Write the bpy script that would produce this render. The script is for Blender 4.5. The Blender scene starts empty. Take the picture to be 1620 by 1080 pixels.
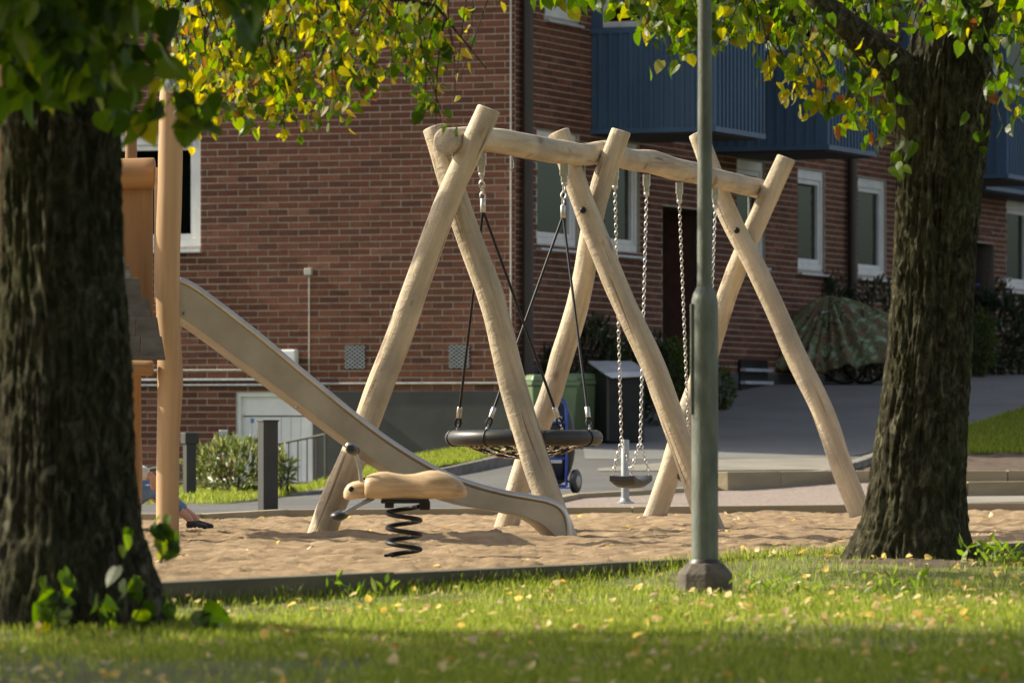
import bpy, bmesh, math, random
import numpy as np
from mathutils import Vector, Matrix, Quaternion

# ---------------------------------------------------------------- camera, sky, sun, exposure
R = math.radians
scene = bpy.context.scene
F, YH, HC = 8300.0, 680.0, 0.708           # focal length in photo pixels, horizon row, eye height above the sand
cam_data = bpy.data.cameras.new('camera')
cam = bpy.data.objects.new('camera', cam_data)
scene.collection.objects.link(cam)
cam.location = (0, 0, HC)
cam.rotation_euler = (R(90), 0, 0)
cam_data.sensor_fit = 'HORIZONTAL'
cam_data.sensor_width = 36.0
cam_data.lens = 36.0 * F / 1620.0
cam_data.shift_y = (YH - 540.0) / 1620.0
cam_data.clip_start = 0.5
cam_data.clip_end = 2000
cam_data.dof.use_dof = True
cam_data.dof.focus_distance = 35.0
cam_data.dof.aperture_fstop = 5.6
scene.camera = cam

SUN_ELEV, SUN_PHI = R(36), R(19)           # sun stands left of the picture, a little behind the playground
SUN = Vector((-math.cos(SUN_ELEV) * math.cos(SUN_PHI), math.cos(SUN_ELEV) * math.sin(SUN_PHI), math.sin(SUN_ELEV)))
world = bpy.data.worlds.new('World')
scene.world = world
world.use_nodes = True
wn = world.node_tree.nodes
sky_node = wn.new('ShaderNodeTexSky')
sky_node.sky_type = 'NISHITA'
sky_node.sun_disc = False
sky_node.sun_elevation = SUN_ELEV
sky_node.sun_rotation = math.atan2(SUN.x, SUN.y)
sky_node.air_density = 1.0
sky_node.dust_density = 3.5
sky_node.ozone_density = 0.4
wn['Background'].inputs['Strength'].default_value = 0.122
sky_sat = wn.new('ShaderNodeHueSaturation')
sky_sat.inputs['Saturation'].default_value = 0.5        # sky colour muted so the daylight in the shade is nearly neutral
world.node_tree.links.new(sky_node.outputs['Color'], sky_sat.inputs['Color'])
world.node_tree.links.new(sky_sat.outputs['Color'], wn['Background'].inputs['Color'])
sun_data = bpy.data.lights.new('sun', 'SUN')
sun_data.energy = 5.0
sun_data.angle = R(0.55)
sun_data.color = (1.0, 0.91, 0.70)
sun = bpy.data.objects.new('sun', sun_data)
scene.collection.objects.link(sun)
sun.location = (-30, 20, 30)
sun.rotation_euler = (-SUN).to_track_quat('-Z', 'Y').to_euler()
vs = scene.view_settings
vs.view_transform = 'Standard'
vs.look = 'None'
vs.gamma = 1.0
vs.use_curve_mapping = False
vs.exposure = 0.6
scene.cycles.max_bounces = 6
scene.cycles.diffuse_bounces = 3
scene.cycles.transparent_max_bounces = 6

# ---------------------------------------------------------------- helpers
COL = scene.collection
rng = np.random.default_rng(7)
random.seed(7)

def at(px, py, Y):
    return Vector(((px - 810.0) * Y / F, Y, HC - (py - YH) * Y / F))

def proj(p):
    return 810 + p[0] * F / p[1], YH + (HC - p[2]) * F / p[1]

def smooth(a, b, x):
    t = np.clip((np.asarray(x, float) - a) / (b - a), 0, 1)
    return t * t * (3 - 2 * t)

def vnoise(p, seed=0):
    p = np.asarray(p, float)
    i = np.floor(p).astype(np.int64)
    f = p - i
    f = f * f * (3 - 2 * f)
    def h(a, b, c):
        n = (a * 374761393 + b * 668265263 + c * 2147483647 + seed * 144665) & 0xffffffff
        n = ((n ^ (n >> 13)) * 1274126177) & 0xffffffff
        n = ((n ^ (n >> 16)) * 2246822519) & 0xffffffff
        return ((n ^ (n >> 15)) & 0xffffff) / float(0xffffff)
    r = 0
    for dx in (0, 1):
        for dy in (0, 1):
            for dz in (0, 1):
                w = (f[..., 0] if dx else 1 - f[..., 0]) * (f[..., 1] if dy else 1 - f[..., 1]) * (f[..., 2] if dz else 1 - f[..., 2])
                r = r + w * h(i[..., 0] + dx, i[..., 1] + dy, i[..., 2] + dz)
    return r * 2 - 1

def fbm(p, octv=3, seed=0):
    p = np.asarray(p, float)
    s, a, t = 0, 1.0, 0
    for o in range(octv):
        s = s + a * vnoise(p * 2 ** o, seed + o * 17)
        t += a
        a *= 0.5
    return s / t

def mesh_np(name, V, faces=None, quads=None, tris=None):
    me = bpy.data.meshes.new(name)
    V = np.asarray(V, np.float32).reshape(-1, 3)
    if faces is not None:
        me.from_pydata(V.tolist(), [], faces)
        me.update()
        return me
    loops, starts, tot = [], [], 0
    n = 0
    idx = []
    st = []
    if quads is not None and len(quads):
        q = np.asarray(quads, np.int32).reshape(-1, 4)
        idx.append(q.ravel())
        st.append(np.arange(len(q)) * 4)
        tot = len(q) * 4
    if tris is not None and len(tris):
        t = np.asarray(tris, np.int32).reshape(-1, 3)
        idx.append(t.ravel())
        st.append(tot + np.arange(len(t)) * 3)
    idx = np.concatenate(idx)
    st = np.concatenate(st)
    me.vertices.add(len(V))
    me.vertices.foreach_set('co', V.ravel())
    me.loops.add(len(idx))
    me.loops.foreach_set('vertex_index', idx.astype(np.int32))
    me.polygons.add(len(st))
    me.polygons.foreach_set('loop_start', st.astype(np.int32))
    me.update(calc_edges=True)
    me.validate()
    return me

def link(name, me, mat, parent=None, smooth_=False, matrix=None):
    o = bpy.data.objects.new(name, me)
    COL.objects.link(o)
    if mat is not None and me is not None and not me.materials:
        me.materials.append(mat)
    if len(me.polygons):
        me.polygons.foreach_set('use_smooth', [bool(smooth_)] * len(me.polygons))
    if parent is not None:
        o.parent = parent
        if parent.type == 'EMPTY':
            o.matrix_parent_inverse = Matrix.Translation(-parent.location)
    if matrix is not None:
        o.matrix_basis = matrix
    return o

def tag(o, label=None, cat=None, group=None, kind=None):
    if label: o['label'] = label
    if cat: o['category'] = cat
    if group: o['group'] = group
    if kind: o['kind'] = kind
    return o

def thing(name, label, cat, loc=(0, 0, 0), group=None):
    o = bpy.data.objects.new(name, None)
    COL.objects.link(o)
    o.empty_display_size = 0.2
    o.location = loc
    return tag(o, label, cat, group)

def copy_tree(o, offset, parent=None):
    c = o.copy()
    COL.objects.link(c)
    if parent is None:
        c.location = Vector(c.location) + Vector(offset)
    else:
        c.parent = parent
    for ch in [x for x in bpy.data.objects if x.parent == o]:
        copy_tree(ch, offset, c)
    return c

class MB:
    def __init__(s):
        s.v, s.f = [], []
    def add(s, vs_, fs):
        n = len(s.v)
        s.v += [tuple(x) for x in vs_]
        s.f += [tuple(i + n for i in f) for f in fs]
        return s
    def box(s, c, size, rot=None, taper=1.0):
        c = Vector(c)
        hx, hy, hz = size[0] / 2, size[1] / 2, size[2] / 2
        pts = []
        for z in (-1, 1):
            k = taper if z > 0 else 1
            for x, y in ((-1, -1), (1, -1), (1, 1), (-1, 1)):
                p = Vector((x * hx * k, y * hy * k, z * hz))
                if rot is not None: p = rot @ p
                pts.append(c + p)
        return s.add(pts, [(3, 2, 1, 0), (4, 5, 6, 7), (0, 1, 5, 4), (1, 2, 6, 5), (2, 3, 7, 6), (3, 0, 4, 7)])
    def bar(s, a, b, w, h, up=(0, 0, 1)):
        a, b = Vector(a), Vector(b)
        d = (b - a).normalized()
        x = d.cross(Vector(up)).normalized()
        z = x.cross(d)
        pts = []
        for p in (a, b):
            for i, j in ((-1, -1), (1, -1), (1, 1), (-1, 1)):
                pts.append(p + x * (i * w / 2) + z * (j * h / 2))
        return s.add(pts, [(3, 2, 1, 0), (4, 5, 6, 7), (0, 1, 5, 4), (1, 2, 6, 5), (2, 3, 7, 6), (3, 0, 4, 7)])
    def tube(s, pts, rad, seg=10, cap=True, closed=False):
        pts = [Vector(p) for p in pts]
        n = len(pts)
        if not hasattr(rad, '__len__'): rad = [rad] * n
        rings = []
        prev = None
        for i, p in enumerate(pts):
            if closed: t = pts[(i + 1) % n] - pts[i - 1]
            elif i == 0: t = pts[1] - pts[0]
            elif i == n - 1: t = pts[-1] - pts[-2]
            else: t = pts[i + 1] - pts[i - 1]
            t.normalize()
            if prev is None:
                a = Vector((0, 0, 1)) if abs(t.z) < .9 else Vector((1, 0, 0))
                x = t.cross(a).normalized()
            else:
                x = (prev - t * prev.dot(t)).normalized()
            prev = x
            y = t.cross(x)
            rings.append([p + (x * math.cos(2 * math.pi * k / seg) + y * math.sin(2 * math.pi * k / seg)) * rad[i] for k in range(seg)])
        vs_ = [v for r in rings for v in r]
        fs = []
        m = n if closed else n - 1
        for i in range(m):
            for k in range(seg):
                a, b = i * seg + k, i * seg + (k + 1) % seg
                j = ((i + 1) % n) * seg
                fs.append((a, b, j + (k + 1) % seg, j + k))
        if cap and not closed:
            fs.append(tuple(range(seg))[::-1])
            fs.append(tuple((n - 1) * seg + k for k in range(seg)))
        return s.add(vs_, fs)
    def lathe(s, c, prof, seg=24, axis=(0, 0, 1), cap=True):
        c = Vector(c)
        q = Vector((0, 0, 1)).rotation_difference(Vector(axis))
        vs_ = []
        for r, z in prof:
            for k in range(seg):
                a = 2 * math.pi * k / seg
                vs_.append(c + q @ Vector((r * math.cos(a), r * math.sin(a), z)))
        fs = []
        for i in range(len(prof) - 1):
            for k in range(seg):
                fs.append((i * seg + k, i * seg + (k + 1) % seg, (i + 1) * seg + (k + 1) % seg, (i + 1) * seg + k))
        if cap:
            fs.append(tuple(range(seg))[::-1])
            fs.append(tuple((len(prof) - 1) * seg + k for k in range(seg)))
        return s.add(vs_, fs)
    def ball(s, c, r, seg=12, rings=8):
        rx, ry, rz = r if hasattr(r, '__len__') else (r, r, r)
        c = Vector(c)
        vs_, fs = [], []
        for i in range(rings + 1):
            th = math.pi * i / rings
            th = min(max(th, .02), math.pi - .02)
            for k in range(seg):
                a = 2 * math.pi * k / seg
                vs_.append(c + Vector((rx * math.sin(th) * math.cos(a), ry * math.sin(th) * math.sin(a), -rz * math.cos(th))))
        for i in range(rings):
            for k in range(seg):
                fs.append((i * seg + k, i * seg + (k + 1) % seg, (i + 1) * seg + (k + 1) % seg, (i + 1) * seg + k))
        fs.append(tuple(range(seg))[::-1])
        fs.append(tuple(rings * seg + k for k in range(seg)))
        return s.add(vs_, fs)
    def torus(s, c, Rr, r, axis=(0, 0, 1), seg=32, sub=10):
        c = Vector(c)
        q = Vector((0, 0, 1)).rotation_difference(Vector(axis))
        return s.tube([c + q @ Vector((Rr * math.cos(2 * math.pi * k / seg), Rr * math.sin(2 * math.pi * k / seg), 0)) for k in range(seg)], r, sub, closed=True)
    def quad(s, a, b, c, d):
        return s.add([a, b, c, d], [(0, 1, 2, 3)])
    def build(s, name, mat, parent=None, smooth_=False, bevel=0):
        me = bpy.data.meshes.new(name)
        me.from_pydata(s.v, [], s.f)
        me.update()
        o = link(name, me, mat, parent, False)
        if smooth_:
            me.polygons.foreach_set('use_smooth', [True] * len(me.polygons))
            try:
                me.set_sharp_from_angle(angle=R(50))
            except Exception:
                pass
        if bevel:
            md = o.modifiers.new('bevel', 'BEVEL')
            md.width = bevel
            md.segments = 2
            md.limit_method = 'ANGLE'
        return o

# ---------------------------------------------------------------- materials
def newmat(name):
    m = bpy.data.materials.new(name)
    m.use_nodes = True
    nt = m.node_tree
    return m, nt, nt.nodes, nt.links, nt.nodes['Principled BSDF']

def ramp(nt, src, stops):
    r = nt.nodes.new('ShaderNodeValToRGB')
    e = r.color_ramp.elements
    while len(e) < len(stops): e.new(0.5)
    for i, (p, c) in enumerate(stops):
        e[i].position = p
        e[i].color = (c[0], c[1], c[2], 1)
    nt.links.new(src, r.inputs['Fac'])
    return r.outputs['Color']

def coords(nt, stretch=(1, 1, 1), kind='Object', objrand=False):
    t = nt.nodes.new('ShaderNodeTexCoord')
    mp = nt.nodes.new('ShaderNodeMapping')
    mp.inputs['Scale'].default_value = stretch
    nt.links.new(t.outputs[kind], mp.inputs['Vector'])
    if objrand:
        oi = nt.nodes.new('ShaderNodeObjectInfo')
        cx = nt.nodes.new('ShaderNodeVectorMath')
        cx.operation = 'SCALE'
        cx.inputs[0].default_value = (37.0, 91.0, 53.0)
        nt.links.new(oi.outputs['Random'], cx.inputs['Scale'])
        nt.links.new(cx.outputs['Vector'], mp.inputs['Location'])
    return mp.outputs['Vector']

def noise(nt, vec, scale, detail=4, rough=.55, dist=0):
    n = nt.nodes.new('ShaderNodeTexNoise')
    n.inputs['Scale'].default_value = scale
    n.inputs['Detail'].default_value = detail
    n.inputs['Roughness'].default_value = rough
    n.inputs['Distortion'].default_value = dist
    nt.links.new(vec, n.inputs['Vector'])
    return n.outputs['Fac']

def bump(nt, bsdf, h, strength, dist=.01):
    b = nt.nodes.new('ShaderNodeBump')
    b.inputs['Strength'].default_value = strength
    b.inputs['Distance'].default_value = dist
    nt.links.new(h, b.inputs['Height'])
    nt.links.new(b.outputs['Normal'], bsdf.inputs['Normal'])

def mixc(nt, a, b, fac, mode='MIX'):
    m = nt.nodes.new('ShaderNodeMix')
    m.data_type = 'RGBA'
    m.blend_type = mode
    for s_, v in ((6, a), (7, b)):
        if isinstance(v, tuple): m.inputs[s_].default_value = (*v[:3], 1)
        else: nt.links.new(v, m.inputs[s_])
    if isinstance(fac, (int, float)): m.inputs[0].default_value = fac
    else: nt.links.new(fac, m.inputs[0])
    return m.outputs[2]

def math_(nt, op, a, b=None):
    m = nt.nodes.new('ShaderNodeMath')
    m.operation = op
    for i, v in ((0, a), (1, b)):
        if v is None: continue
        if isinstance(v, (int, float)): m.inputs[i].default_value = v
        else: nt.links.new(v, m.inputs[i])
    return m.outputs[0]

def pm(name, c1, c2=None, scale=6, rough=.7, stretch=(1, 1, 1), bmp=0, bscale=40, metal=0, detail=4, lo=.35, hi=.65, objrand=False, bdist=.01, spec=.5):
    m, nt, nd, lk, b = newmat(name)
    b.inputs['Roughness'].default_value = rough
    b.inputs['Metallic'].default_value = metal
    b.inputs['Specular IOR Level'].default_value = spec
    vec = coords(nt, stretch, 'Object', objrand)
    if c2 is None:
        c2 = tuple(x * .8 for x in c1)
    lk.new(ramp(nt, noise(nt, vec, scale, detail), [(lo, c2), (hi, c1)]), b.inputs['Base Color'])
    if bmp: bump(nt, b, noise(nt, vec, bscale, 5, .6), bmp, bdist)
    return m

def island_rand(nt):
    g = nt.nodes.new('ShaderNodeNewGeometry')
    oi = nt.nodes.new('ShaderNodeObjectInfo')
    return math_(nt, 'FRACT', math_(nt, 'ADD', g.outputs['Random Per Island'], oi.outputs['Random']))

def mat_log():
    m, nt, nd, lk, b = newmat('peeled_wood')
    vec = coords(nt, (1, 1, .07), 'Object', True)
    n1 = noise(nt, vec, 16, 5, .6)
    c = ramp(nt, n1, [(.25, (.28, .22, .145)), (.45, (.48, .395, .275)), (.75, (.64, .545, .405))])
    v2 = coords(nt, (1, 1, .8), 'Object', True)
    n2 = noise(nt, v2, 3.0, 4)
    c = mixc(nt, c, (.30, .26, .21), math_(nt, 'MULTIPLY', ramp_f(nt, n2, .42, .66), .7))
    kn = noise(nt, coords(nt, (1, 1, .55), 'Object', True), 7.5, 2, .4)
    c = mixc(nt, c, (.20, .13, .08), math_(nt, 'MULTIPLY', ramp_f(nt, kn, .66, .74), .75))
    v3 = coords(nt, (1, 1, .018), 'Object', True)
    crack = noise(nt, v3, 34, 2, .5, .3)
    c = mixc(nt, c, (.12, .075, .045), math_(nt, 'MULTIPLY', ramp_f(nt, crack, .66, .70), .75))
    lk.new(c, b.inputs['Base Color'])
    b.inputs['Roughness'].default_value = .75
    b.inputs['Specular IOR Level'].default_value = .25
    wr = noise(nt, coords(nt, (1, 1, 2.2), 'Object', True), 9, 5, .6, .8)
    bump(nt, b, math_(nt, 'ADD', n1, math_(nt, 'MULTIPLY', wr, .9)), .75, .016)
    return m

def ramp_f(nt, src, a, b_):
    mr = nt.nodes.new('ShaderNodeMapRange')
    mr.inputs['From Min'].default_value = a
    mr.inputs['From Max'].default_value = b_
    nt.links.new(src, mr.inputs['Value'])
    return mr.outputs['Result']

def mat_brick():
    m, nt, nd, lk, b = newmat('red_brick')
    r = island_rand(nt)
    c = ramp(nt, r, [(0, (.105, .045, .032)), (.2, (.14, .055, .035)), (.6, (.165, .066, .040)), (.9, (.19, .078, .048)), (1, (.23, .10, .065))])
    vec = coords(nt, (1, 1, 2), 'Object', True)
    n = noise(nt, vec, 9, 5, .65)
    c = mixc(nt, c, (.07, .035, .028), math_(nt, 'MULTIPLY', ramp_f(nt, n, .48, .75), .55))
    n3 = noise(nt, vec, 60, 3, .6)
    c = mixc(nt, c, (.36, .23, .17), math_(nt, 'MULTIPLY', ramp_f(nt, n3, .62, .8), .4))
    gp = nd.new('ShaderNodeNewGeometry')
    st = noise(nt, gp.outputs['Position'], .55, 5, .6)
    c = mixc(nt, c, ramp(nt, st, [(.3, (.74, .72, .71)), (.5, (.95, .95, .95)), (.72, (1.15, 1.12, 1.08))]), 1.0, 'MULTIPLY')
    lk.new(c, b.inputs['Base Color'])
    b.inputs['Roughness'].default_value = .9
    b.inputs['Specular IOR Level'].default_value = .2
    bump(nt, b, n3, .6, .006)
    return m

def mat_leaf(name, stops, trans=.55, gloss=.25):
    m, nt, nd, lk, b = newmat(name)
    r = island_rand(nt)
    c = ramp(nt, r, stops)
    vec = coords(nt, (1, 1, 1))
    c = mixc(nt, c, (.12, .09, .03), math_(nt, 'MULTIPLY', ramp_f(nt, noise(nt, vec, 40, 3), .58, .74), .5))
    lk.new(c, b.inputs['Base Color'])
    b.inputs['Roughness'].default_value = .42
    b.inputs['Specular IOR Level'].default_value = gloss
    tr = nd.new('ShaderNodeBsdfTranslucent')
    hs = nd.new('ShaderNodeHueSaturation')
    hs.inputs['Saturation'].default_value = 1.15
    hs.inputs['Value'].default_value = 2.7
    lk.new(c, hs.inputs['Color'])
    lk.new(hs.outputs['Color'], tr.inputs['Color'])
    mx = nd.new('ShaderNodeMixShader')
    mx.inputs[0].default_value = trans
    lk.new(b.outputs[0], mx.inputs[1])
    lk.new(tr.outputs[0], mx.inputs[2])
    lk.new(mx.outputs[0], nd['Material Output'].inputs['Surface'])
    return m

def mat_bark():
    m, nt, nd, lk, b = newmat('bark')
    vec = coords(nt, (1, 1, .16), 'Object')
    n1 = noise(nt, coords(nt, (1, 1, .45), 'Object'), 22, 8, .7, 1.2)
    c = ramp(nt, n1, [(.32, (.011, .010, .006)), (.47, (.040, .036, .021)), (.58, (.092, .085, .053)), (.70, (.21, .195, .13))])  # palest stop paints sunlit flecks into the bark colour
    v2 = coords(nt, (1, 1, .6), 'Object')
    moss = noise(nt, v2, 2.3, 5, .7)
    c = mixc(nt, c, (.06, .066, .022), math_(nt, 'MULTIPLY', ramp_f(nt, moss, .48, .68), .6))
    lich = noise(nt, coords(nt, (1, 1, 1)), 7.5, 1, .3)
    c = mixc(nt, c, (.20, .19, .14), math_(nt, 'MULTIPLY', ramp_f(nt, lich, .735, .76), .75))
    lk.new(c, b.inputs['Base Color'])
    b.inputs['Roughness'].default_value = .95
    b.inputs['Specular IOR Level'].default_value = .15
    bump(nt, b, n1, 1.0, .035)
    return m

def mat_grass():
    m, nt, nd, lk, b = newmat('grass_blades')
    r = island_rand(nt)
    c = ramp(nt, r, [(0, (.10, .145, .014)), (.45, (.22, .285, .024)), (.8, (.32, .365, .04)), (1, (.46, .43, .14))])
    patch = noise(nt, coords(nt, (1, 1, 1)), 1.1, 3)
    c = mixc(nt, c, (.30, .30, .07), math_(nt, 'MULTIPLY', ramp_f(nt, patch, .5, .75), .5))
    lk.new(c, b.inputs['Base Color'])
    b.inputs['Roughness'].default_value = .6
    b.inputs['Specular IOR Level'].default_value = .2
    tr = nd.new('ShaderNodeBsdfTranslucent')
    hs = nd.new('ShaderNodeHueSaturation')
    hs.inputs['Value'].default_value = 1.6
    lk.new(c, hs.inputs['Color'])
    lk.new(hs.outputs['Color'], tr.inputs['Color'])
    mx = nd.new('ShaderNodeMixShader')
    mx.inputs[0].default_value = .45
    lk.new(b.outputs[0], mx.inputs[1])
    lk.new(tr.outputs[0], mx.inputs[2])
    lk.new(mx.outputs[0], nd['Material Output'].inputs['Surface'])
    return m

def mat_sand():
    m, nt, nd, lk, b = newmat('sand')
    vec = coords(nt)
    n1 = noise(nt, vec, 2.2, 5, .6)
    c = ramp(nt, n1, [(.3, (.26, .182, .108)), (.55, (.36, .258, .16)), (.8, (.45, .332, .215))])
    n2 = noise(nt, vec, 120, 3, .7)
    c = mixc(nt, c, (.20, .14, .09), math_(nt, 'MULTIPLY', ramp_f(nt, n2, .5, .75), .6))
    lk.new(c, b.inputs['Base Color'])
    b.inputs['Roughness'].default_value = .95
    b.inputs['Specular IOR Level'].default_value = .1
    bump(nt, b, noise(nt, vec, 26, 8, .78), .8, .02)
    return m

def mat_camo():
    m, nt, nd, lk, b = newmat('camouflage_cloth')
    vec = coords(nt, (1, 1, 1))
    c = mixc(nt, (.15, .17, .08), (.19, .115, .07), ramp_f(nt, noise(nt, vec, 5.5, 3, .6, 1.2), .52, .54))
    c = mixc(nt, c, (.27, .37, .25), ramp_f(nt, noise(nt, coords(nt, (1.1, 1, 1.3)), 7, 3, .6, 1.0), .57, .59))
    c = mixc(nt, c, (.035, .038, .028), ramp_f(nt, noise(nt, coords(nt, (1.5, 1.3, .9)), 6.3, 3, .6, 1.0), .6, .62))
    lk.new(c, b.inputs['Base Color'])
    b.inputs['Roughness'].default_value = .8
    return m

def mat_glass():
    m, nt, nd, lk, b = newmat('window_glass')
    nd.remove(b)
    tr = nd.new('ShaderNodeBsdfTransparent')
    tr.inputs['Color'].default_value = (.52, .60, .55, 1)
    gl = nd.new('ShaderNodeBsdfGlossy')
    gl.inputs['Roughness'].default_value = .03
    gl.inputs['Color'].default_value = (.13, .155, .14, 1)
    fr = nd.new('ShaderNodeFresnel')
    fr.inputs['IOR'].default_value = 1.14
    mx = nd.new('ShaderNodeMixShader')
    lk.new(fr.outputs[0], mx.inputs[0])
    lk.new(tr.outputs[0], mx.inputs[1])
    lk.new(gl.outputs[0], mx.inputs[2])
    lk.new(mx.outputs[0], nd['Material Output'].inputs['Surface'])
    return m

MT = {}
MT['log'] = mat_log()
MT['brick'] = mat_brick()
MT['bark'] = mat_bark()
MT['grass'] = mat_grass()
MT['sand'] = mat_sand()
MT['camo'] = mat_camo()
MT['glass'] = mat_glass()
MT['mortar'] = pm('mortar', (.47, .42, .35), (.35, .31, .255), 30, .95, bmp=.5, bscale=120)
MT['plinth'] = pm('grey_render', (.078, .08, .078), (.058, .06, .06), 3, .9, bmp=.3, bscale=80)
MT['white'] = pm('white_paint', (.76, .77, .76), (.66, .67, .67), 5, .45)
MT['door_white'] = pm('door_paint', (.80, .82, .82), (.70, .72, .72), 4, .5)
MT['zinc'] = pm('zinc_sill', (.60, .64, .70), (.48, .51, .56), 6, .35, metal=.3)
MT['blue'] = pm('blue_panel', (.06, .125, .22), (.048, .10, .18), 2.5, .5, stretch=(1, 1, .3), bmp=.05, bscale=30)
MT['dark_soffit'] = pm('dark_soffit', (.05, .045, .04), None, 6, .7)
MT['brown_pipe'] = pm('brown_pipe', (.042, .032, .026), (.03, .024, .02), 4, .45)
MT['cable'] = pm('pale_cable', (.58, .55, .5), None, 6, .5)
MT['galv'] = pm('galvanised_steel', (.40, .42, .42), (.30, .32, .32), 14, .42, metal=.75, detail=6)
MT['chain'] = pm('chain_steel', (.62, .60, .55), (.45, .43, .4), 40, .3, metal=.9)
MT['black'] = pm('black_rubber', (.022, .023, .024), (.014, .014, .015), 12, .42)
MT['blackpaint'] = pm('black_paint', (.016, .016, .016), (.009, .009, .009), 8, .5, spec=.3)
MT['rubber'] = pm('grey_rubber', (.045, .048, .05), (.03, .032, .034), 10, .5, bmp=.1)
MT['slide'] = pm('brushed_steel', (.44, .40, .32), (.33, .295, .23), 3.5, .45, stretch=(1, 1, 1), metal=.7, detail=7, bmp=.05, bscale=60)
MT['slide_rim'] = pm('rim_steel', (.56, .56, .56), (.46, .46, .46), 6, .3, metal=.9)
MT['lamp_green'] = pm('green_grey_post', (.175, .19, .162), (.085, .096, .08), 16, .55, stretch=(1, 1, .35), detail=8, bmp=.3, bscale=70, metal=.2, lo=.3, hi=.7)
MT['concrete'] = pm('rough_concrete', (.15, .125, .10), (.09, .075, .06), 14, .95, bmp=.45, bscale=50, bdist=.02)
MT['kerb_stone'] = pm('kerb_stone', (.26, .24, .21), (.16, .15, .13), 10, .9, bmp=.7, bscale=40)
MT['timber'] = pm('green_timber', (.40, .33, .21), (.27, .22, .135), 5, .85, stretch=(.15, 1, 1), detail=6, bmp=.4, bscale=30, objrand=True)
MT['timber_grey'] = pm('weathered_shade_timber', (.15, .135, .09), (.07, .062, .042), 5, .9, stretch=(.15, 1, 1), detail=6, bmp=.5, bscale=30, objrand=True)  # grey weathered wood, its colour darkened further for the shade on the front face
MT['rail_paint'] = pm('railing_paint', (.085, .085, .075), None, 8, .6)
MT['driveway'] = pm('pale_asphalt', (.205, .204, .20), (.16, .159, .156), .9, .92, detail=9, bmp=.6, bscale=120)
MT['asphalt'] = pm('asphalt', (.125, .124, .122), (.095, .094, .092), .7, .9, detail=8, bmp=.7, bscale=160)
MT['pavement'] = pm('pale_pavement', (.26, .24, .20), (.20, .185, .157), 2, .9, detail=7, bmp=.5, bscale=140)
MT['gravel'] = pm('pink_gravel', (.36, .29, .25), (.17, .135, .115), 34, .95, bmp=1.0, bscale=90, detail=6)
MT['soil'] = pm('soil', (.15, .105, .075), (.08, .056, .04), 9, .95, bmp=1.0, bscale=45, detail=7, bdist=.03)
MT['lawn'] = pm('turf', (.15, .18, .035), (.12, .105, .045), 2.4, .95, bmp=.8, bscale=60, detail=7)
MT['bin_green'] = pm('green_plastic', (.15, .225, .11), (.12, .18, .09), 5, .45)
MT['blue_tube'] = pm('blue_tube', (.02, .07, .36), None, 5, .35)
MT['bag'] = pm('black_bag', (.012, .013, .016), None, 8, .4, bmp=.3, bscale=20)
MT['orange_wood'] = pm('oiled_wood', (.36, .205, .09), (.24, .128, .052), 14, .6, stretch=(1, 1, .06), detail=6, bmp=.2, bscale=20, objrand=True)
MT['shingle'] = pm('weathered_shingle', (.125, .11, .085), (.07, .062, .05), 12, .9, stretch=(.4, 1, 1), bmp=.6, bscale=40, objrand=True)
MT['rider'] = pm('varnished_wood', (.60, .43, .25), (.34, .225, .12), 26, .48, stretch=(.06, 1, 1), detail=7, lo=.28, hi=.6, bmp=.25, bscale=30, spec=.35)
MT['bollard'] = pm('anthracite_paint', (.034, .034, .031), (.026, .026, .024), 6, .5)
MT['skin'] = pm('skin', (.56, .33, .235), (.50, .28, .2), 12, .55)
MT['hair'] = pm('hair', (.16, .10, .055), (.09, .055, .03), 40, .6, stretch=(1, 1, .2))
MT['shirt'] = pm('white_shirt', (.74, .74, .74), (.60, .60, .62), 8, .9)
MT['jeans'] = pm('blue_denim', (.16, .26, .44), (.10, .17, .31), 14, .9, bmp=.3, bscale=120)
MT['shoe'] = pm('dark_shoe', (.022, .024, .03), None, 10, .7)
MT['sole'] = pm('pale_sole', (.45, .42, .38), None, 10, .7)
MT['pane_light'] = pm('curtain', (.26, .27, .25), (.17, .18, .165), 3, .9, stretch=(8, 8, .3))
MT['weed'] = mat_leaf('weed_leaf', [(0, (.08, .13, .02)), (.6, (.14, .21, .03)), (1, (.22, .27, .06))], .4, .25)
G = [(0, (.02, .04, .006)), (.5, (.05, .092, .009)), (.85, (.095, .14, .012)), (1, (.17, .17, .018))]
Yl = [(0, (.13, .13, .018)), (.5, (.21, .19, .026)), (.9, (.31, .255, .04)), (1, (.22, .18, .045))]
MT['leaf_green'] = mat_leaf('linden_leaf', G, .5, .3)
MT['leaf_yellow'] = mat_leaf('yellow_leaf', Yl, .5, .2)
MT['leaf_brown'] = mat_leaf('brown_leaf', [(0, (.10, .045, .02)), (1, (.20, .09, .03))], .35, .15)
MT['bush_dark'] = mat_leaf('dark_bush_leaf', [(0, (.010, .022, .009)), (.6, (.026, .045, .018)), (1, (.05, .07, .03))], .2, .5)
MT['bush_mid'] = mat_leaf('mid_bush_leaf', [(0, (.03, .055, .01)), (.6, (.06, .095, .016)), (1, (.10, .125, .03))], .3, .3)
MT['rhodo'] = mat_leaf('rhododendron_leaf', [(0, (.045, .065, .015)), (.5, (.12, .15, .045)), (.93, (.24, .25, .10)), (1, (.40, .16, .06))], .3, .8)
MT['fallen'] = mat_leaf('fallen_leaf', [(0, (.36, .25, .13)), (.35, (.58, .47, .28)), (.7, (.62, .48, .17)), (.9, (.52, .36, .12)), (1, (.42, .20, .07))], .25, .3)

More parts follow.
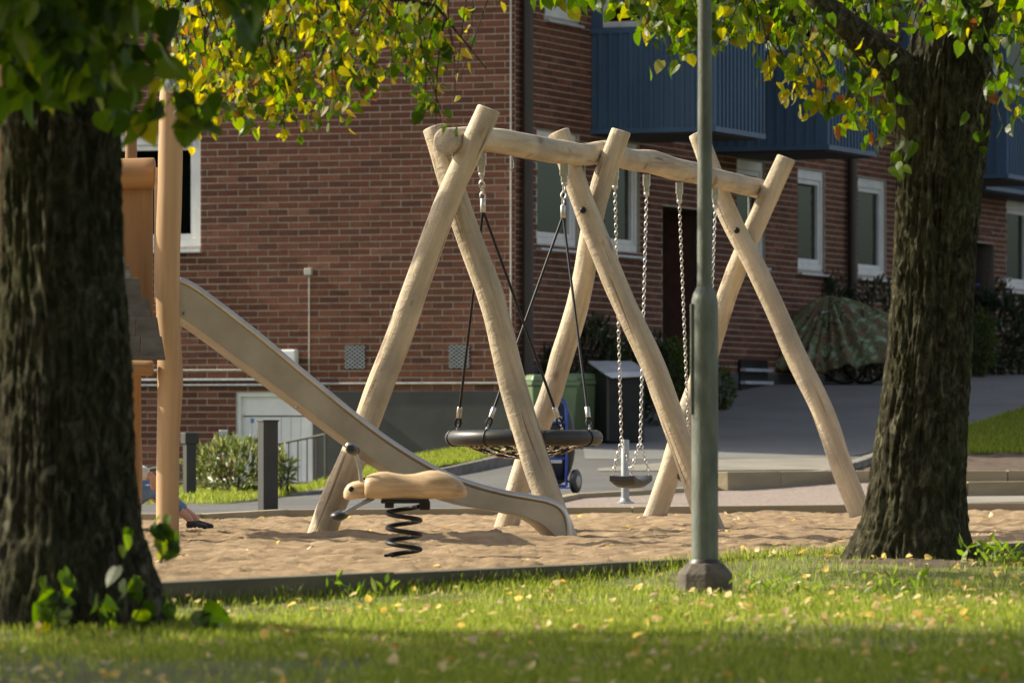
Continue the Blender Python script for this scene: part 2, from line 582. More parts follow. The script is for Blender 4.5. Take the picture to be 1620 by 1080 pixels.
# ---------------------------------------------------------------- terrain
def K1(x): return 23.1 + 1.78 * (np.asarray(x, float) + 1.475)
def K2(x):
    x = np.asarray(x, float)
    return np.where(x > -1.9, 43.3 + .453 * (x + 1.9), np.where(x > -2.43, 41 + 2.3 * (x + 2.43) / .53, 41.0))
GY, GZ = [0, 44, 46, 50, 55, 58, 60, 67, 78, 110, 400], [.02, .02, .04, .12, .29, .42, .62, 1.27, 1.55, 1.9, 2.4]
def z_yard(x, y):
    g = np.interp(y, GY, GZ)
    k = np.clip((np.asarray(x, float) + 2.5) / 3.0, 0, 1)
    return .02 + (g - .02) * k
CX, CY = .036, 59.2
GD, GN = Vector((-.93, .3676, 0)), Vector((-.3676, -.93, 0))      # along the gable, out of the gable
RD, RN = Vector((.3676, .93, 0)), Vector((.93, -.3676, 0))        # along the long wall, out of it
def WP(side, u, d, z):
    a, n = (GD, GN) if side == 'g' else (RD, RN)
    return Vector((CX, CY, z)) + a * u + n * d

def lawn_z(x, y):
    x, y = np.asarray(x, float), np.asarray(y, float)
    z = -.092 + .008 * np.sin(x * .9 + y * .3)
    z = z + .045 * smooth(-.9, -.1, y - K1(x)) + .115 * np.exp(-((x - 2.1) ** 2 + (y - 27.9) ** 2) / 1.5 ** 2)
    z = z + .05 * np.exp(-((x + 1.8) ** 2 + (y - 20.8) ** 2) / .9 ** 2)
    z = z + .012 * fbm(np.stack([x * 2, y * 2, x * 0], -1), 3, 5)
    return z

def sand_z(x, y):
    x, y = np.asarray(x, float), np.asarray(y, float)
    z = .0 + .012 * smooth(33, 40, y) - .022 * smooth(41, 44, y - .453 * x) + .04 * np.exp(-((x + 2.4) ** 2 + (y - 34.5) ** 2) / 1.2 ** 2)
    p = np.stack([x * 3.1, y * 3.1, x * 0 + .3], -1)
    n = .05 * fbm(p, 3, 11) + .026 * vnoise(p * 3.3, 91) + .012 * vnoise(p * 7.1, 92)
    n = n - .03 * smooth(.25, .7, vnoise(p * 1.4 + 7, 47))
    q = np.stack([x * 1.1, y * 1.1, x * 0], -1)
    n = n + .022 * vnoise(q, 31)
    n = n * (1 - .9 * np.exp(-((x + .6) ** 2 + (y - 29.4) ** 2) / .3 ** 2)) * (1 - .9 * np.exp(-((x + 2.3) ** 2 + (y - 36) ** 2) / .4 ** 2))
    z = z + n * .66
    z = z - .15 * np.exp(-((x - .22) ** 2 + (y - 34.25) ** 2) / .32 ** 2) + .055 * np.exp(-((x + .25) ** 2 + (y - 33.6) ** 2) / .4 ** 2)
    z = z + .05 * np.exp(-(((x + 1.15) / .35) ** 2 + ((y - 33.8) / .3) ** 2))
    return z

def sheet(name, xs, f0, f1, ny, zf, mat, ratios=None):
    xs = np.asarray(xs, float)
    v = np.linspace(0, 1, ny) if ratios is None else np.asarray(ratios, float)
    a, b = f0(xs), f1(xs)
    Xg = np.repeat(xs[:, None], len(v), 1)
    Yg = a[:, None] + (b - a)[:, None] * v[None, :]
    Zg = zf(Xg, Yg)
    V = np.stack([Xg, Yg, Zg], -1).reshape(-1, 3)
    nx, n2 = len(xs), len(v)
    i, j = np.meshgrid(np.arange(nx - 1), np.arange(n2 - 1), indexing='ij')
    q = np.stack([i * n2 + j, (i + 1) * n2 + j, (i + 1) * n2 + j + 1, i * n2 + j + 1], -1).reshape(-1, 4)
    o = link(name, mesh_np(name, V, quads=q), mat, None, True)
    return o

far = np.concatenate([[-400, -200, -100, -50, -25], np.linspace(-14, 14, 180), [25, 50, 100, 200, 400]])
# lawn on the near side of the sandbox edging
lv = np.concatenate([np.linspace(0, .012, 30), np.linspace(.014, .05, 60), [.07, .1, .2, .4, 1.0]])
tag(sheet('lawn', far, lambda x: K1(x) - .05, lambda x: K1(x) - 900, 0, lawn_z, MT['lawn'], lv), kind='structure')
lf = np.concatenate([[-400, -200, -100, -50, -25], np.linspace(-14, -7.06, 20)])
tag(sheet('lawn', lf, lambda x: K1(x) - .05, lambda x: x * 0 + 40.95, 40, lambda x, y: lawn_z(x, y) + .0 * x, MT['lawn']), kind='structure')
# sand
sx = np.concatenate([np.linspace(-7, -4.2, 20), np.linspace(-4.1, 5.3, 330), np.linspace(5.5, 13.6, 30)])
tag(sheet('sand', sx, lambda x: K1(x) + .02, lambda x: K2(x) - .02, 560, sand_z, MT['sand']), kind='structure')
# asphalt yard, with the sunken stair well in front of the gable
def pit(x, y):
    s = (x - CX) * GD.x + (y - CY) * GD.y
    d = (x - CX) * GN.x + (y - CY) * GN.y
    return (s > 2.3) & (s < 6.5) & (d < 1.15) & (d > -1)
def yard_z(x, y):
    z = z_yard(x, y) + .004 * fbm(np.stack([x, y, x * 0], -1), 2, 3)
    z = np.where(pit(x, y), -.95, z)
    d = (x - CX) * GN.x + (y - CY) * GN.y
    e = (x - CX) * RN.x + (y - CY) * RN.y
    return np.where((d < -.3) & (e < -.3), -1.2, z)
ax = np.concatenate([[-400, -200, -100, -50, -25], np.linspace(-14, 14, 150), [25, 50, 100, 200, 400]])
av = np.concatenate([np.linspace(0, .075, 150), [.09, .12, .2, .4, 1.0]])
tag(sheet('asphalt_yard', ax, lambda x: np.maximum(np.where(x > -7, K2(x), 41), K1(x)) + .03, lambda x: x * 0 + 480, 0, yard_z, MT['asphalt'], av), kind='structure')

def poly_sheet(name, front, back, zf, mat, kind='structure', nx=60, ny=40):
    fx, fy = zip(*front)
    bx, by = zip(*back)
    xs = np.linspace(max(fx[0], bx[0]), min(fx[-1], bx[-1]), nx)
    o = sheet(name, xs, lambda x: np.interp(x, fx, fy), lambda x: np.interp(x, bx, by), ny, zf, mat)
    return tag(o, kind=kind)

def gable_line(d): return [(WP('g', 14, d, 0).x, WP('g', 14, d, 0).y), (WP('g', 0, d, 0).x, WP('g', 0, d, 0).y)]
bank_front = [(-7, 47.0), (-2.7, 48.6), (-2.25, 53.2), (-.74, 56.0), (.28, 58.2)]
def bank_z(x, y):
    e = smooth(0, .35, y - np.interp(x, *zip(*bank_front)))
    return z_yard(x, y) - .006 + (.03 + .10 * smooth(-2.3, -1.3, x)) * np.maximum(e, smooth(-2.2, -1.6, x)) + .01 * fbm(np.stack([x * 2, y * 2, x * 0], -1), 2, 8)
gb = gable_line(-.05)
gb = [(-7, 60.2), (-2.35, 58.9), (-2.2, 60.2), (gb[1][0] + .1, gb[1][1] + .1)]
poly_sheet('grass_bank', bank_front, gb, bank_z, MT['lawn'])
far_grass_f, far_grass_b = [(4.0, 57.9), (12, 58.6)], [(4.0, 58.4), (5.4, 61.2), (6.7, 64.8), (12, 72)]
poly_sheet('far_lawn', far_grass_f, far_grass_b, lambda x, y: z_yard(x, y) + .03, MT['lawn'])
poly_sheet('soil_bed', [(3.15, 52.0), (12, 53.4)], [(3.15, 53.4), (4.1, 57.95), (12, 58.65)], lambda x, y: np.maximum(z_yard(x, y), .26) + .02 + .03 * fbm(np.stack([x * 5, y * 5, x * 0], -1), 3, 3), MT['soil'], nx=120, ny=40)
poly_sheet('gravel_path', [(-.1, 44.2), (5, 46.5), (8.8, 48.2)], [(-.1, 44.4), (.55, 47.9), (1.95, 50.2), (3.1, 51.8), (8.8, 52.6)], lambda x, y: z_yard(x, y) + .008 + .006 * fbm(np.stack([x * 6, y * 6, x * 0], -1), 2, 4), MT['gravel'], nx=110, ny=70)
poly_sheet('pavement', [(.9, 54.6), (2.0, 54.7), (3.55, 55.0)], [(.9, 55.2), (2.0, 57.1), (3.0, 57.5), (3.55, 57.6)], lambda x, y: z_yard(x, y) + .008, MT['pavement'], nx=40, ny=20)
poly_sheet('driveway', [(.8, 57.25), (2.0, 57.25), (3.6, 57.75), (4.1, 58.5), (5.4, 61.25), (6.7, 64.9), (11.5, 71.5)], [(.8, 61.05), (11.5, 88.0)], lambda x, y: z_yard(x, y) + .006, MT['driveway'], nx=90, ny=60)
poly_sheet('concrete_path', [(3.5, 46.1), (9, 48.6)], [(3.5, 47.9), (9, 49.6)], lambda x, y: z_yard(x, y) + .02, MT['pavement'], nx=30, ny=12)

# worn earth ring round the foot of the right tree
def ring_soil(cx, cy, r0):
    mb = MB()
    na, nr = 72, 14
    for i in range(na):
        a = 2 * math.pi * i / na
        rr = r0 * (1 + .22 * float(vnoise(np.array([[math.cos(a) * 2, math.sin(a) * 2, .5]]), 21)[0]))
        for j in range(nr):
            r = rr * j / (nr - 1)
            x, y = cx + r * math.cos(a), cy + r * 1.25 * math.sin(a)
            mb.v.append((x, y, float(lawn_z(np.array([x]), np.array([y]))[0]) + .012 * (1 - (j / (nr - 1)) ** 4) + .008 * random.random() * (j < nr - 1) - .004 * (j == nr - 1)))
    mb.f = [(i * nr + j, ((i + 1) % na) * nr + j, ((i + 1) % na) * nr + j + 1, i * nr + j + 1) for i in range(na) for j in range(nr - 1)]
    tag(mb.build('bare_soil', MT['soil'], None, True), kind='structure')
ring_soil(2.15, 27.95, .56)
# grass blades
def blades(name, P, h, w, mat, parent=None, lean=.5):
    n = len(P)
    a = rng.uniform(0, 2 * math.pi, n)
    side = np.stack([np.cos(a), np.sin(a), np.zeros(n)], -1)
    b = rng.uniform(0, 2 * math.pi, n)
    ld = np.stack([np.cos(b), np.sin(b), np.zeros(n)], -1) * (rng.uniform(.1, 1, n) * lean)[:, None]
    hh = h * rng.uniform(.55, 1.25, n)
    ww = w * rng.uniform(.7, 1.2, n)
    up = np.array([0, 0, 1.0])
    P = P - up * .008
    p1 = P + (up * .55 + ld * .35) * hh[:, None]
    p2 = P + (up * .95 + ld) * hh[:, None]
    V = np.stack([P - side * ww[:, None] / 2, P + side * ww[:, None] / 2, p1 + side * ww[:, None] * .38, p1 - side * ww[:, None] * .38, p2], 1).reshape(-1, 3)
    k = np.arange(n)[:, None] * 5
    q = k + np.array([[0, 1, 2, 3]])
    t = k + np.array([[3, 2, 4]])
    return tag(link(name, mesh_np(name, V, quads=q, tris=t), mat, parent), kind='stuff')

def scatter(n, y0, y1, xf, test):
    Y = np.sqrt(rng.uniform(y0 ** 2, y1 ** 2, n))
    X = rng.uniform(-1, 1, n) * (Y * .1 + .25)
    ok = test(X, Y)
    return X[ok], Y[ok]
X, Y = scatter(330000, 15.5, 34, None, lambda x, y: y < K1(x) - .07)
d = fbm(np.stack([X * .8, Y * .5, X * 0], -1), 3, 77)
bare = .30 + .9 * smooth(.15, -.25, d)
bare = bare * np.where((X < -.5) & (Y < 18.2), .25, 1) * (1 - .75 * np.exp(-((X - 2.1) ** 2 + (Y - 27.4) ** 2) / .6 ** 2))
k = rng.uniform(0, 1, len(X)) < bare
X, Y = X[k], Y[k]
tag(blades('grass', np.stack([X, Y, lawn_z(X, Y)], -1), .044, .006, MT['grass'], lean=.6), 'short sunlit green lawn in front of the sandbox', 'grass')
n = 2600
u = rng.uniform(0, 12, n)
X = -2.2 + .49 * u + rng.normal(0, .03, n)
Y = K1(X) - .06 - np.abs(rng.normal(0, .09, n))
tag(blades('long_grass', np.stack([X, Y, lawn_z(X, Y)], -1), .07, .007, MT['grass'], lean=.5), 'longer grass tufts along the timber edging of the lawn', 'grass')
n = 42000
X = rng.uniform(-6, .25, n)
f0 = np.interp(X, *zip(*bank_front))
f1 = np.interp(X, *zip(*gb))
Y = f0 + rng.uniform(0.01, .97, n) * (f1 - f0)
k = X > -.1 * Y - .2
tag(blades('bank_grass', np.stack([X, Y, bank_z(X, Y)], -1)[k], .07, .011, MT['grass']), 'green grass bank at the foot of the brick gable', 'grass')
n = 26000
X = rng.uniform(4.3, 7.2, n)
f0 = np.interp(X, *zip(*far_grass_f))
f1 = np.interp(X, *zip(*far_grass_b))
Y = f0 + rng.uniform(0, 1, n) * (f1 - f0)
tag(blades('far_grass', np.stack([X, Y, z_yard(X, Y) + .03], -1), .07, .011, MT['grass']), 'mown grass beyond the soil bed behind the right tree', 'grass')

# ---------------------------------------------------------------- timber edgings and kerbs
def edging(name, label, pts, w, h, courses=1, seg=2.4, mat='timber', cat='edging', part='timber'):
    t = thing(name, label, cat, Vector(pts[0]))
    for a, b in zip(pts[:-1], pts[1:]):
        a, b = Vector(a), Vector(b)
        L = (b - a).length
        m = max(1, round(L / seg))
        dvec = (b - a) / m
        g = dvec.normalized() * .004
        for c in range(courses):
            for i in range(m):
                hh = h / courses
                off = Vector((0, 0, -hh / 2 - c * hh + random.uniform(-.004, .004)))
                p, q = a + dvec * i + g + off, a + dvec * (i + 1) - g + off
                ww = w + (.014 if c == 0 and courses > 1 else 0)
                mb = MB()
                loc = Matrix.Translation(p)
                ang = math.atan2(dvec.y, dvec.x)
                mb.bar((0, 0, 0), (0 + (q - p).length, 0, 0), ww, hh - .004)
                o = mb.build(part, MT[mat], t, bevel=.006)
                dz = (q - p).normalized().z
                o.matrix_basis = loc @ Matrix.Rotation(ang, 4, 'Z') @ Matrix.Rotation(-math.asin(dz), 4, 'Y')
    return t
k1 = lambda x, z=.042: (x, float(K1(x)), z)
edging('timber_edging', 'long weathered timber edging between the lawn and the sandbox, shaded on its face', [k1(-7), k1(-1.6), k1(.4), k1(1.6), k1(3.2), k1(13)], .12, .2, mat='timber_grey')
k2 = lambda x, z=.058: (x, float(K2(x)), z)
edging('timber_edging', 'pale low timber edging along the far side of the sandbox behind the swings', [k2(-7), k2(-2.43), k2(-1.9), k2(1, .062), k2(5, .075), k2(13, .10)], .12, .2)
edging('timber_edging', 'low timber edging between the gravel strip and the asphalt, behind the belt swing', [(-.05, 44.2, .07), (.55, 47.9, .13), (1.93, 50.15, .175)], .12, .2)
edging('retaining_edging', 'two course timber retaining edging at the end of the gravel strip by the lamp post', [(2.0, 50.1, .31), (3.1, 51.75, .31)], .13, .36, 2, 1.2)
edging('retaining_edging', 'timber retaining edging holding back the dark soil bed', [(3.13, 51.78, .31), (12, 53.2, .30)], .12, .42, 2, 1.8)
edging('planter_edging', 'pale stacked timber edging with capped top, right of the right tree trunk', [(3.35, 48.3, .225), (9.2, 50.0, .26)], .16, .30, 2, .9)
edging('kerb', 'rough stone kerb below the grass bank in front of the grey plinth', [(-2.25, 53.15, .06), (-.74, 55.95, .31), (.28, 58.15, .52)], .14, .26, 1, 1.0, 'kerb_stone', 'kerb', 'stone')
edging('kerb', 'low rough stone kerb curving beside the soil bed', [(2.95, 52.3, .28), (3.3, 53.6, .33), (4.1, 57.6, .49)], .13, .2, 1, .6, 'kerb_stone', 'kerb', 'stone')

# ---------------------------------------------------------------- brick apartment house
house = thing('apartment_building', 'red brick apartment house with white windows and blue balconies behind the playground', 'building', (CX, CY, 0))
BL, BH, CL, CH = .241, .0635, .255, .0775
WIN = {'g': [(3.91, 5.27, 2.83, 4.14), (3.91, 5.27, 5.50, 6.8)],
       'r': [(.66, 2.0, 2.83, 4.14), (2.86, 4.08, 2.83, 4.14), (7.62, 8.74, 2.83, 4.14), (10.05, 11.2, 2.81, 4.13), (12.62, 13.9, 2.81, 4.13), (16.2, 17.2, 2.81, 4.13), (19.8, 21.1, 2.81, 4.11),
             (.92, 1.99, 5.45, 6.8), (10.3, 11.4, 5.45, 6.8)]}
DOOR = (2.50, 3.46, -1.0, 1.145)
RECESS = [(4.87, 6.75, .3, 3.43), (18.0, 19.15, .3, 3.43)]
OPEN = {'g': [*WIN['g'], DOOR], 'r': [*WIN['r'], *RECESS]}
LEN = {'g': 11.0, 'r': 26.0}
ZTOP = 8.6

def backing(side, z0, z1, name, mat, deep=.30):
    us = sorted({0.0, LEN[side], *[o[0] for o in OPEN[side]], *[o[1] for o in OPEN[side]]})
    zs = sorted({z0, z1, *[min(max(z, z0), z1) for o in OPEN[side] for z in o[2:]]})
    mb = MB()
    for a, b in zip(us[:-1], us[1:]):
        for c, e in zip(zs[:-1], zs[1:]):
            mu, mz = (a + b) / 2, (c + e) / 2
            if any(o[0] < mu < o[1] and o[2] < mz < o[3] for o in OPEN[side]): continue
            q = [WP(side, a, 0, c), WP(side, b, 0, c), WP(side, b, 0, e), WP(side, a, 0, e)]
            if side == 'g': q = q[::-1]
            mb.quad(*q)
    for u0, u1, c, e in OPEN[side]:
        c, e = max(c, z0), min(e, z1)
        for (ua, za), (ub, zb) in (((u0, c), (u0, e)), ((u0, e), (u1, e)), ((u1, e), (u1, c)), ((u1, c), (u0, c))):
            mb.quad(WP(side, ua, 0, za), WP(side, ub, 0, zb), WP(side, ub, -deep, zb), WP(side, ua, -deep, za))
    return mb.build(name, mat, house)
gable = backing('g', -1.2, ZTOP, 'gable_wall', MT['mortar'])
longw = backing('r', -1.2, ZTOP, 'long_wall', MT['mortar'])
tag(gable, 'sunlit gable wall of red brick with a grey plinth')
tag(longw, 'long shaded brick wall with windows and entrances')

def brick_list(side, z0):
    out = []
    rows = int((ZTOP - z0) / CH)
    for r in range(rows):
        z = z0 + r * CH + (CH - BH) / 2
        u = -(CL / 2 if r % 2 else 0) + .002
        off = random.uniform(-.006, .006)
        if side == 'r': u -= 0.0
        while u < LEN[side]:
            a, b = u + off + random.uniform(-.003, .003), u + off + BL
            if u < .01: a = .004
            b = min(b, LEN[side])
            segs = [(a, b)]
            for o in OPEN[side] + ([(-1, DOOR[0], -2, 1.15)] if side == 'g' else []):
                if z + BH > o[2] and z < o[3]:
                    new = []
                    for p, q in segs:
                        if q <= o[0] or p >= o[1]: new.append((p, q)); continue
                        if o[0] - p > .04: new.append((p, o[0] - .004))
                        if q - o[1] > .04: new.append((o[1] + .004, q))
                    segs = new
            for p, q in segs:
                if q - p > .03: out.append((max(p, .004), q, z))
            u += CL
    return out
def brick_box(u0, u1, side, z, d0=-.03, d1=.006):
    d1 += random.uniform(-.002, .002)
    z += random.uniform(-.0015, .0015)
    p = [WP(side, u0, d0, z), WP(side, u1, d0, z), WP(side, u1, d1, z), WP(side, u0, d1, z)]
    return [tuple(x) for x in p] + [(x.x, x.y, x.z + BH) for x in p]
QF = np.array([[0, 1, 2, 3], [4, 7, 6, 5], [3, 2, 6, 7], [0, 3, 7, 4], [2, 1, 5, 6]])
for side, wall, z0 in (('g', gable, 1.15 - CH * 22), ('r', longw, 1.43)):
    V, Q, singles = [], [], []
    for u0, u1, z in brick_list(side, z0):
        if z < -.6: continue
        if side == 'g' and u0 < 3.42 and 1.16 < z < 2.92 and abs(u1 - u0 - BL) < .012 and len(singles) < 290:
            singles.append((u0, u1, z))
            continue
        if side == 'g' and u0 > 7: pass
        Q.append(QF + len(V))
        V += brick_box(u0, u1, side, z)
    q = np.concatenate(Q)
    if side == 'g':
        q = q[:, ::-1]
    tag(link('brickwork', mesh_np('brickwork', V, quads=q), MT['brick'], wall), kind='stuff')
    if singles:
        bm_ = MB().box((BL / 2, -.012, BH / 2), (BL, .036, BH))
        me = bpy.data.meshes.new('brick')
        me.from_pydata(bm_.v, [], bm_.f)
        me.update()
        me.materials.append(MT['brick'])
        ang = math.atan2(GD.y, GD.x)
        for u0, u1, z in singles:
            p = WP('g', u0, random.uniform(-.002, .002), z + random.uniform(-.0015, .0015))
            o = link('brick', me, None, wall)
            o.matrix_basis = Matrix.Translation(p) @ Matrix.Rotation(ang, 4, 'Z')

def wbox(mb, side, u0, u1, d0, d1, z0, z1):
    p = [WP(side, u0, d0, z0), WP(side, u1, d0, z0), WP(side, u1, d1, z0), WP(side, u0, d1, z0)]
    q = [WP(side, u0, d0, z1), WP(side, u1, d0, z1), WP(side, u1, d1, z1), WP(side, u0, d1, z1)]
    f = [(3, 2, 1, 0), (4, 5, 6, 7), (0, 1, 5, 4), (1, 2, 6, 5), (2, 3, 7, 6), (3, 0, 4, 7)]
    if side == 'r': f = [x[::-1] for x in f] if False else f
    return mb.add(p + q, f)

def ring(mb, side, u0, u1, z0, z1, w, d0, d1, top=None):
    top = top or w
    wbox(mb, side, u0, u0 + w, d0, d1, z0, z1)
    wbox(mb, side, u1 - w, u1, d0, d1, z0, z1)
    wbox(mb, side, u0 + w, u1 - w, d0, d1, z0, z0 + w)
    wbox(mb, side, u0 + w, u1 - w, d0, d1, z1 - top, z1)
    return mb

def window(side, u0, u1, z0, z1, parent=house, base=0.0, curtain=0, tilt=False):
    fr = ring(MB(), side, u0 + .01, u1 - .01, z0 + .01, z1 - .006, .075, base - .14, base - .035, .12).build('window', MT['white'], parent)
    a, b, c, e = u0 + .088, u1 - .088, z0 + .088, z1 - .13
    ring(MB(), side, a, b, c, e, .06, base - .13, base - .05).build('sash', MT['white'], fr, bevel=.006)
    p = MB()
    wbox(p, side, a + .05, b - .05, base - .105, base - .095, c + .05, e - .05)
    p.build('pane', MT['glass'], fr)
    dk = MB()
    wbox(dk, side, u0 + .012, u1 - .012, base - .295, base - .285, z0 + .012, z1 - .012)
    dk.build('room_darkness', MT['blackpaint'], fr)  # black sheet added behind the glass to stand in for the dark room
    cu = MB()
    nfold = 14
    w_ = (b - a) * (random.uniform(.22, .42) if side == 'g' else random.uniform(.08, .2))
    side_ = random.random() < .7 or side == 'r'
    q_ = []
    for i in range(nfold + 1):
        uu = (b - w_ + w_ * i / nfold) if side_ else (a + w_ * i / nfold)
        for z_ in (c, e):
            q_.append(WP(side, uu, base - .22 - .025 * (i % 2), z_))
    cu.add(q_, [(2 * i, 2 * i + 2, 2 * i + 3, 2 * i + 1) for i in range(nfold)])
    cu.build('curtain', MT['pane_light'], fr)
    if base == 0:
        s_ = MB()
        n_ = len(s_.v)
        wbox(s_, side, u0 - .03, u1 + .03, base - .03, base + .075, z0 - .075, z0 - .045)
        wbox(s_, side, u0 + .012, u1 - .012, base - .10, base - .028, z0 - .045, z0 + .008)
        s_.build('sill', MT['zinc'], fr, bevel=.004)
    else:
        pass
    return fr
for side in ('g', 'r'):
    for o in WIN[side]:
        window(side, *o)
# plinths
mb = MB()
wbox(mb, 'g', -.02, DOOR[0] - .02, -.02, .03, -1.1, 1.148)
mb.build('plinth', MT['plinth'], house)
mb = MB()
prev = 0.0
for u0, u1, *_ in sorted(RECESS) + [(26, 26)]:
    wbox(mb, 'r', prev, u0, -.02, .02, -.5, 1.43)
    prev = u1
mb.build('plinth', MT['plinth'], house)
# basement door
dr = ring(MB(), 'g', DOOR[0], DOOR[1], DOOR[2], DOOR[3], .05, -.12, -.02).build('door', MT['door_white'], house)
tag(dr, 'pale boarded basement door below the slide')
mb = MB()
wbox(mb, 'g', DOOR[0] + .05, DOOR[1] - .05, -.11, -.055, 1.145 - .27, 1.145 - .05)
mb.build('transom_panel', MT['door_white'], dr)
nb = 7
bw = (DOOR[1] - DOOR[0] - .10) / nb
for i in range(nb):
    mb = MB()
    u = DOOR[0] + .05 + i * bw
    zt = 1.145 - .285
    if i == 4:
        wbox(mb, 'g', u + .003, u + bw - .003, -.10, -.065, -.98, .42)
        wbox(mb, 'g', u + .003, u + bw - .003, -.10, -.065, .75, zt)
    else:
        wbox(mb, 'g', u + .003, u + bw - .003, -.10, -.065, -.98, zt)
    mb.build('board', MT['door_white'], dr)
mb = MB(); wbox(mb, 'g', DOOR[0] + .05 + 4 * bw, DOOR[0] + .05 + 5 * bw, -.11, -.09, .42, .75); mb.build('pane', MT['glass'], dr)
mb = MB(); wbox(mb, 'g', DOOR[0] + .05, DOOR[1] - .05, -.13, -.112, -1, 1.1); mb.build('door_core', MT['blackpaint'], dr)
mb = MB().tube([WP('g', DOOR[0] + .05 + 4.7 * bw + .05, .0, .45), WP('g', DOOR[0] + .05 + 4.7 * bw + .05, .0, .72)], .012, 8); mb.build('door_handle', MT['galv'], dr, True)
mb = MB(); wbox(mb, 'g', DOOR[1] - .155, DOOR[1] - .115, -.066, -.0625, .79, .84); mb.build('sticker', MT['white'], dr)
mb = MB(); wbox(mb, 'g', DOOR[1] - .20, DOOR[1] - .157, -.066, -.0625, .79, .84); mb.build('sticker', pm('sticker_blue', (.10, .22, .55), None, 8, .5), dr)
# entrance recesses
for u0, u1, z0, z1 in RECESS:
    mb = MB()
    for a, b in (((u0, -.0), (u0, -1.1)), ((u0, -1.1), (u1, -1.1)), ((u1, -1.1), (u1, 0))):
        q = [WP('r', a[0], a[1] - .01, z0), WP('r', b[0], b[1] - .01, z0), WP('r', b[0], b[1] - .01, z1), WP('r', a[0], a[1] - .01, z1)]
        mb.quad(*q)
    mb.quad(WP('r', u0, 0, z1 - .002), WP('r', u1, 0, z1 - .002), WP('r', u1, -1.1, z1 - .002), WP('r', u0, -1.1, z1 - .002))
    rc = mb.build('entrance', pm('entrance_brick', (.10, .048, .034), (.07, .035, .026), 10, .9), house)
    d_ = ring(MB(), 'r', u0 + .3, u1 - .3, z0, 3.2, .09, -1.08, -1.02)
    d_.build('door_frame', MT['brown_pipe'], rc)
    g_ = MB(); wbox(g_, 'r', u0 + .39, u1 - .39, -1.06, -1.04, z0, 3.11); g_.build('pane', MT['glass'], rc)
# vents, pipes, cables, boxes on the gable
mesh_steel = pm('vent_steel', (.42, .45, .47), (.34, .36, .38), 10, .4, metal=.6)
for u in (2.085, .80):
    mb = MB(); wbox(mb, 'g', u - .25, u, .004, .014, 1.41, 1.67)
    v = mb.build('vent', MT['blackpaint'], house)
    mb = MB()
    nrow, ncol = 6, 4
    for i in range(nrow):
        for j in range(ncol):
            uu, zz = u - .25 + (j + .5) * .25 / ncol, 1.41 + (i + .5) * .26 / nrow
            du, dz = .25 / ncol / 2, .26 / nrow / 2
            for s_ in (-1, 1):
                mb.bar(WP('g', uu - du, .02, zz), WP('g', uu, .02, zz + s_ * dz), .0095, .004, up=GN)
                mb.bar(WP('g', uu, .02, zz + s_ * dz), WP('g', uu + du, .02, zz), .0095, .004, up=GN)
    tag(mb.build('vent_mesh', mesh_steel, v), kind='stuff')
MB().tube([WP('g', .02, .03, 1.236), WP('g', 2.7, .03, 1.236)], .016, 8).build('conduit', MT['galv'], house, True)
MB().tube([WP('g', 3.0, .03, 1.225), WP('g', 7.0, .03, 1.225)], .018, 8).build('conduit', MT['galv'], house, True)
MB().tube([WP('g', 3.0, .03, 1.285), WP('g', 7.0, .03, 1.285)], .018, 8).build('conduit', MT['galv'], house, True)
MB().tube([WP('g', 2.9, .02, 1.40), WP('g', 7.0, .02, 1.40)], .009, 6).build('cable', MT['cable'], house, True)
u490 = 2.53
MB().tube([WP('g', u490, .02, 1.24), WP('g', u490, .02, 2.5)], .009, 6).build('cable', MT['cable'], house, True)
mb = MB(); wbox(mb, 'g', u490 - .045, u490 + .045, .01, .07, 2.48, 2.56); mb.build('junction_box', MT['cable'], house, bevel=.008)
mb = MB(); wbox(mb, 'g', 2.66, 2.86, .01, .12, 1.42, 1.63); mb.build('wall_box', MT['door_white'], house, bevel=.02)
mb = MB(); wbox(mb, 'g', 3.54, 3.66, .012, .04, .60, .71); mb.build('wall_socket', MT['galv'], house, bevel=.01)
MB().tube([WP('g', .045, .02, -.3), WP('g', .045, .02, ZTOP)], .012, 6).build('cable', MT['cable'], house, True)
MB().tube([WP('r', .16, .09, .3), WP('r', .16, .09, ZTOP)], .065, 14).build('downpipe', MT['brown_pipe'], house, True)
MB().tube([WP('r', 12.1, .09, 1.2), WP('r', 12.1, .09, ZTOP)], .065, 14).build('downpipe', MT['brown_pipe'], house, True)
# basement window of the long wall
bwm = MB(); wbox(bwm, 'r', 7.65, 8.7, .02, .05, 1.12, 1.6); bw_ = bwm.build('basement_window', MT['blackpaint'], house)
for i in range(3):
    mb = MB(); wbox(mb, 'r', 7.62, 8.73, .052, .12, 1.13 + i * .16, 1.17 + i * .16); mb.build('slat', MT['zinc'], bw_)
# wall lamp at the far entrance
mb = MB().bar(WP('r', 17.9, 0, 3.62), WP('r', 17.9, .35, 3.55), .05, .03)
mb.build('lamp_bracket', MT['galv'], house)
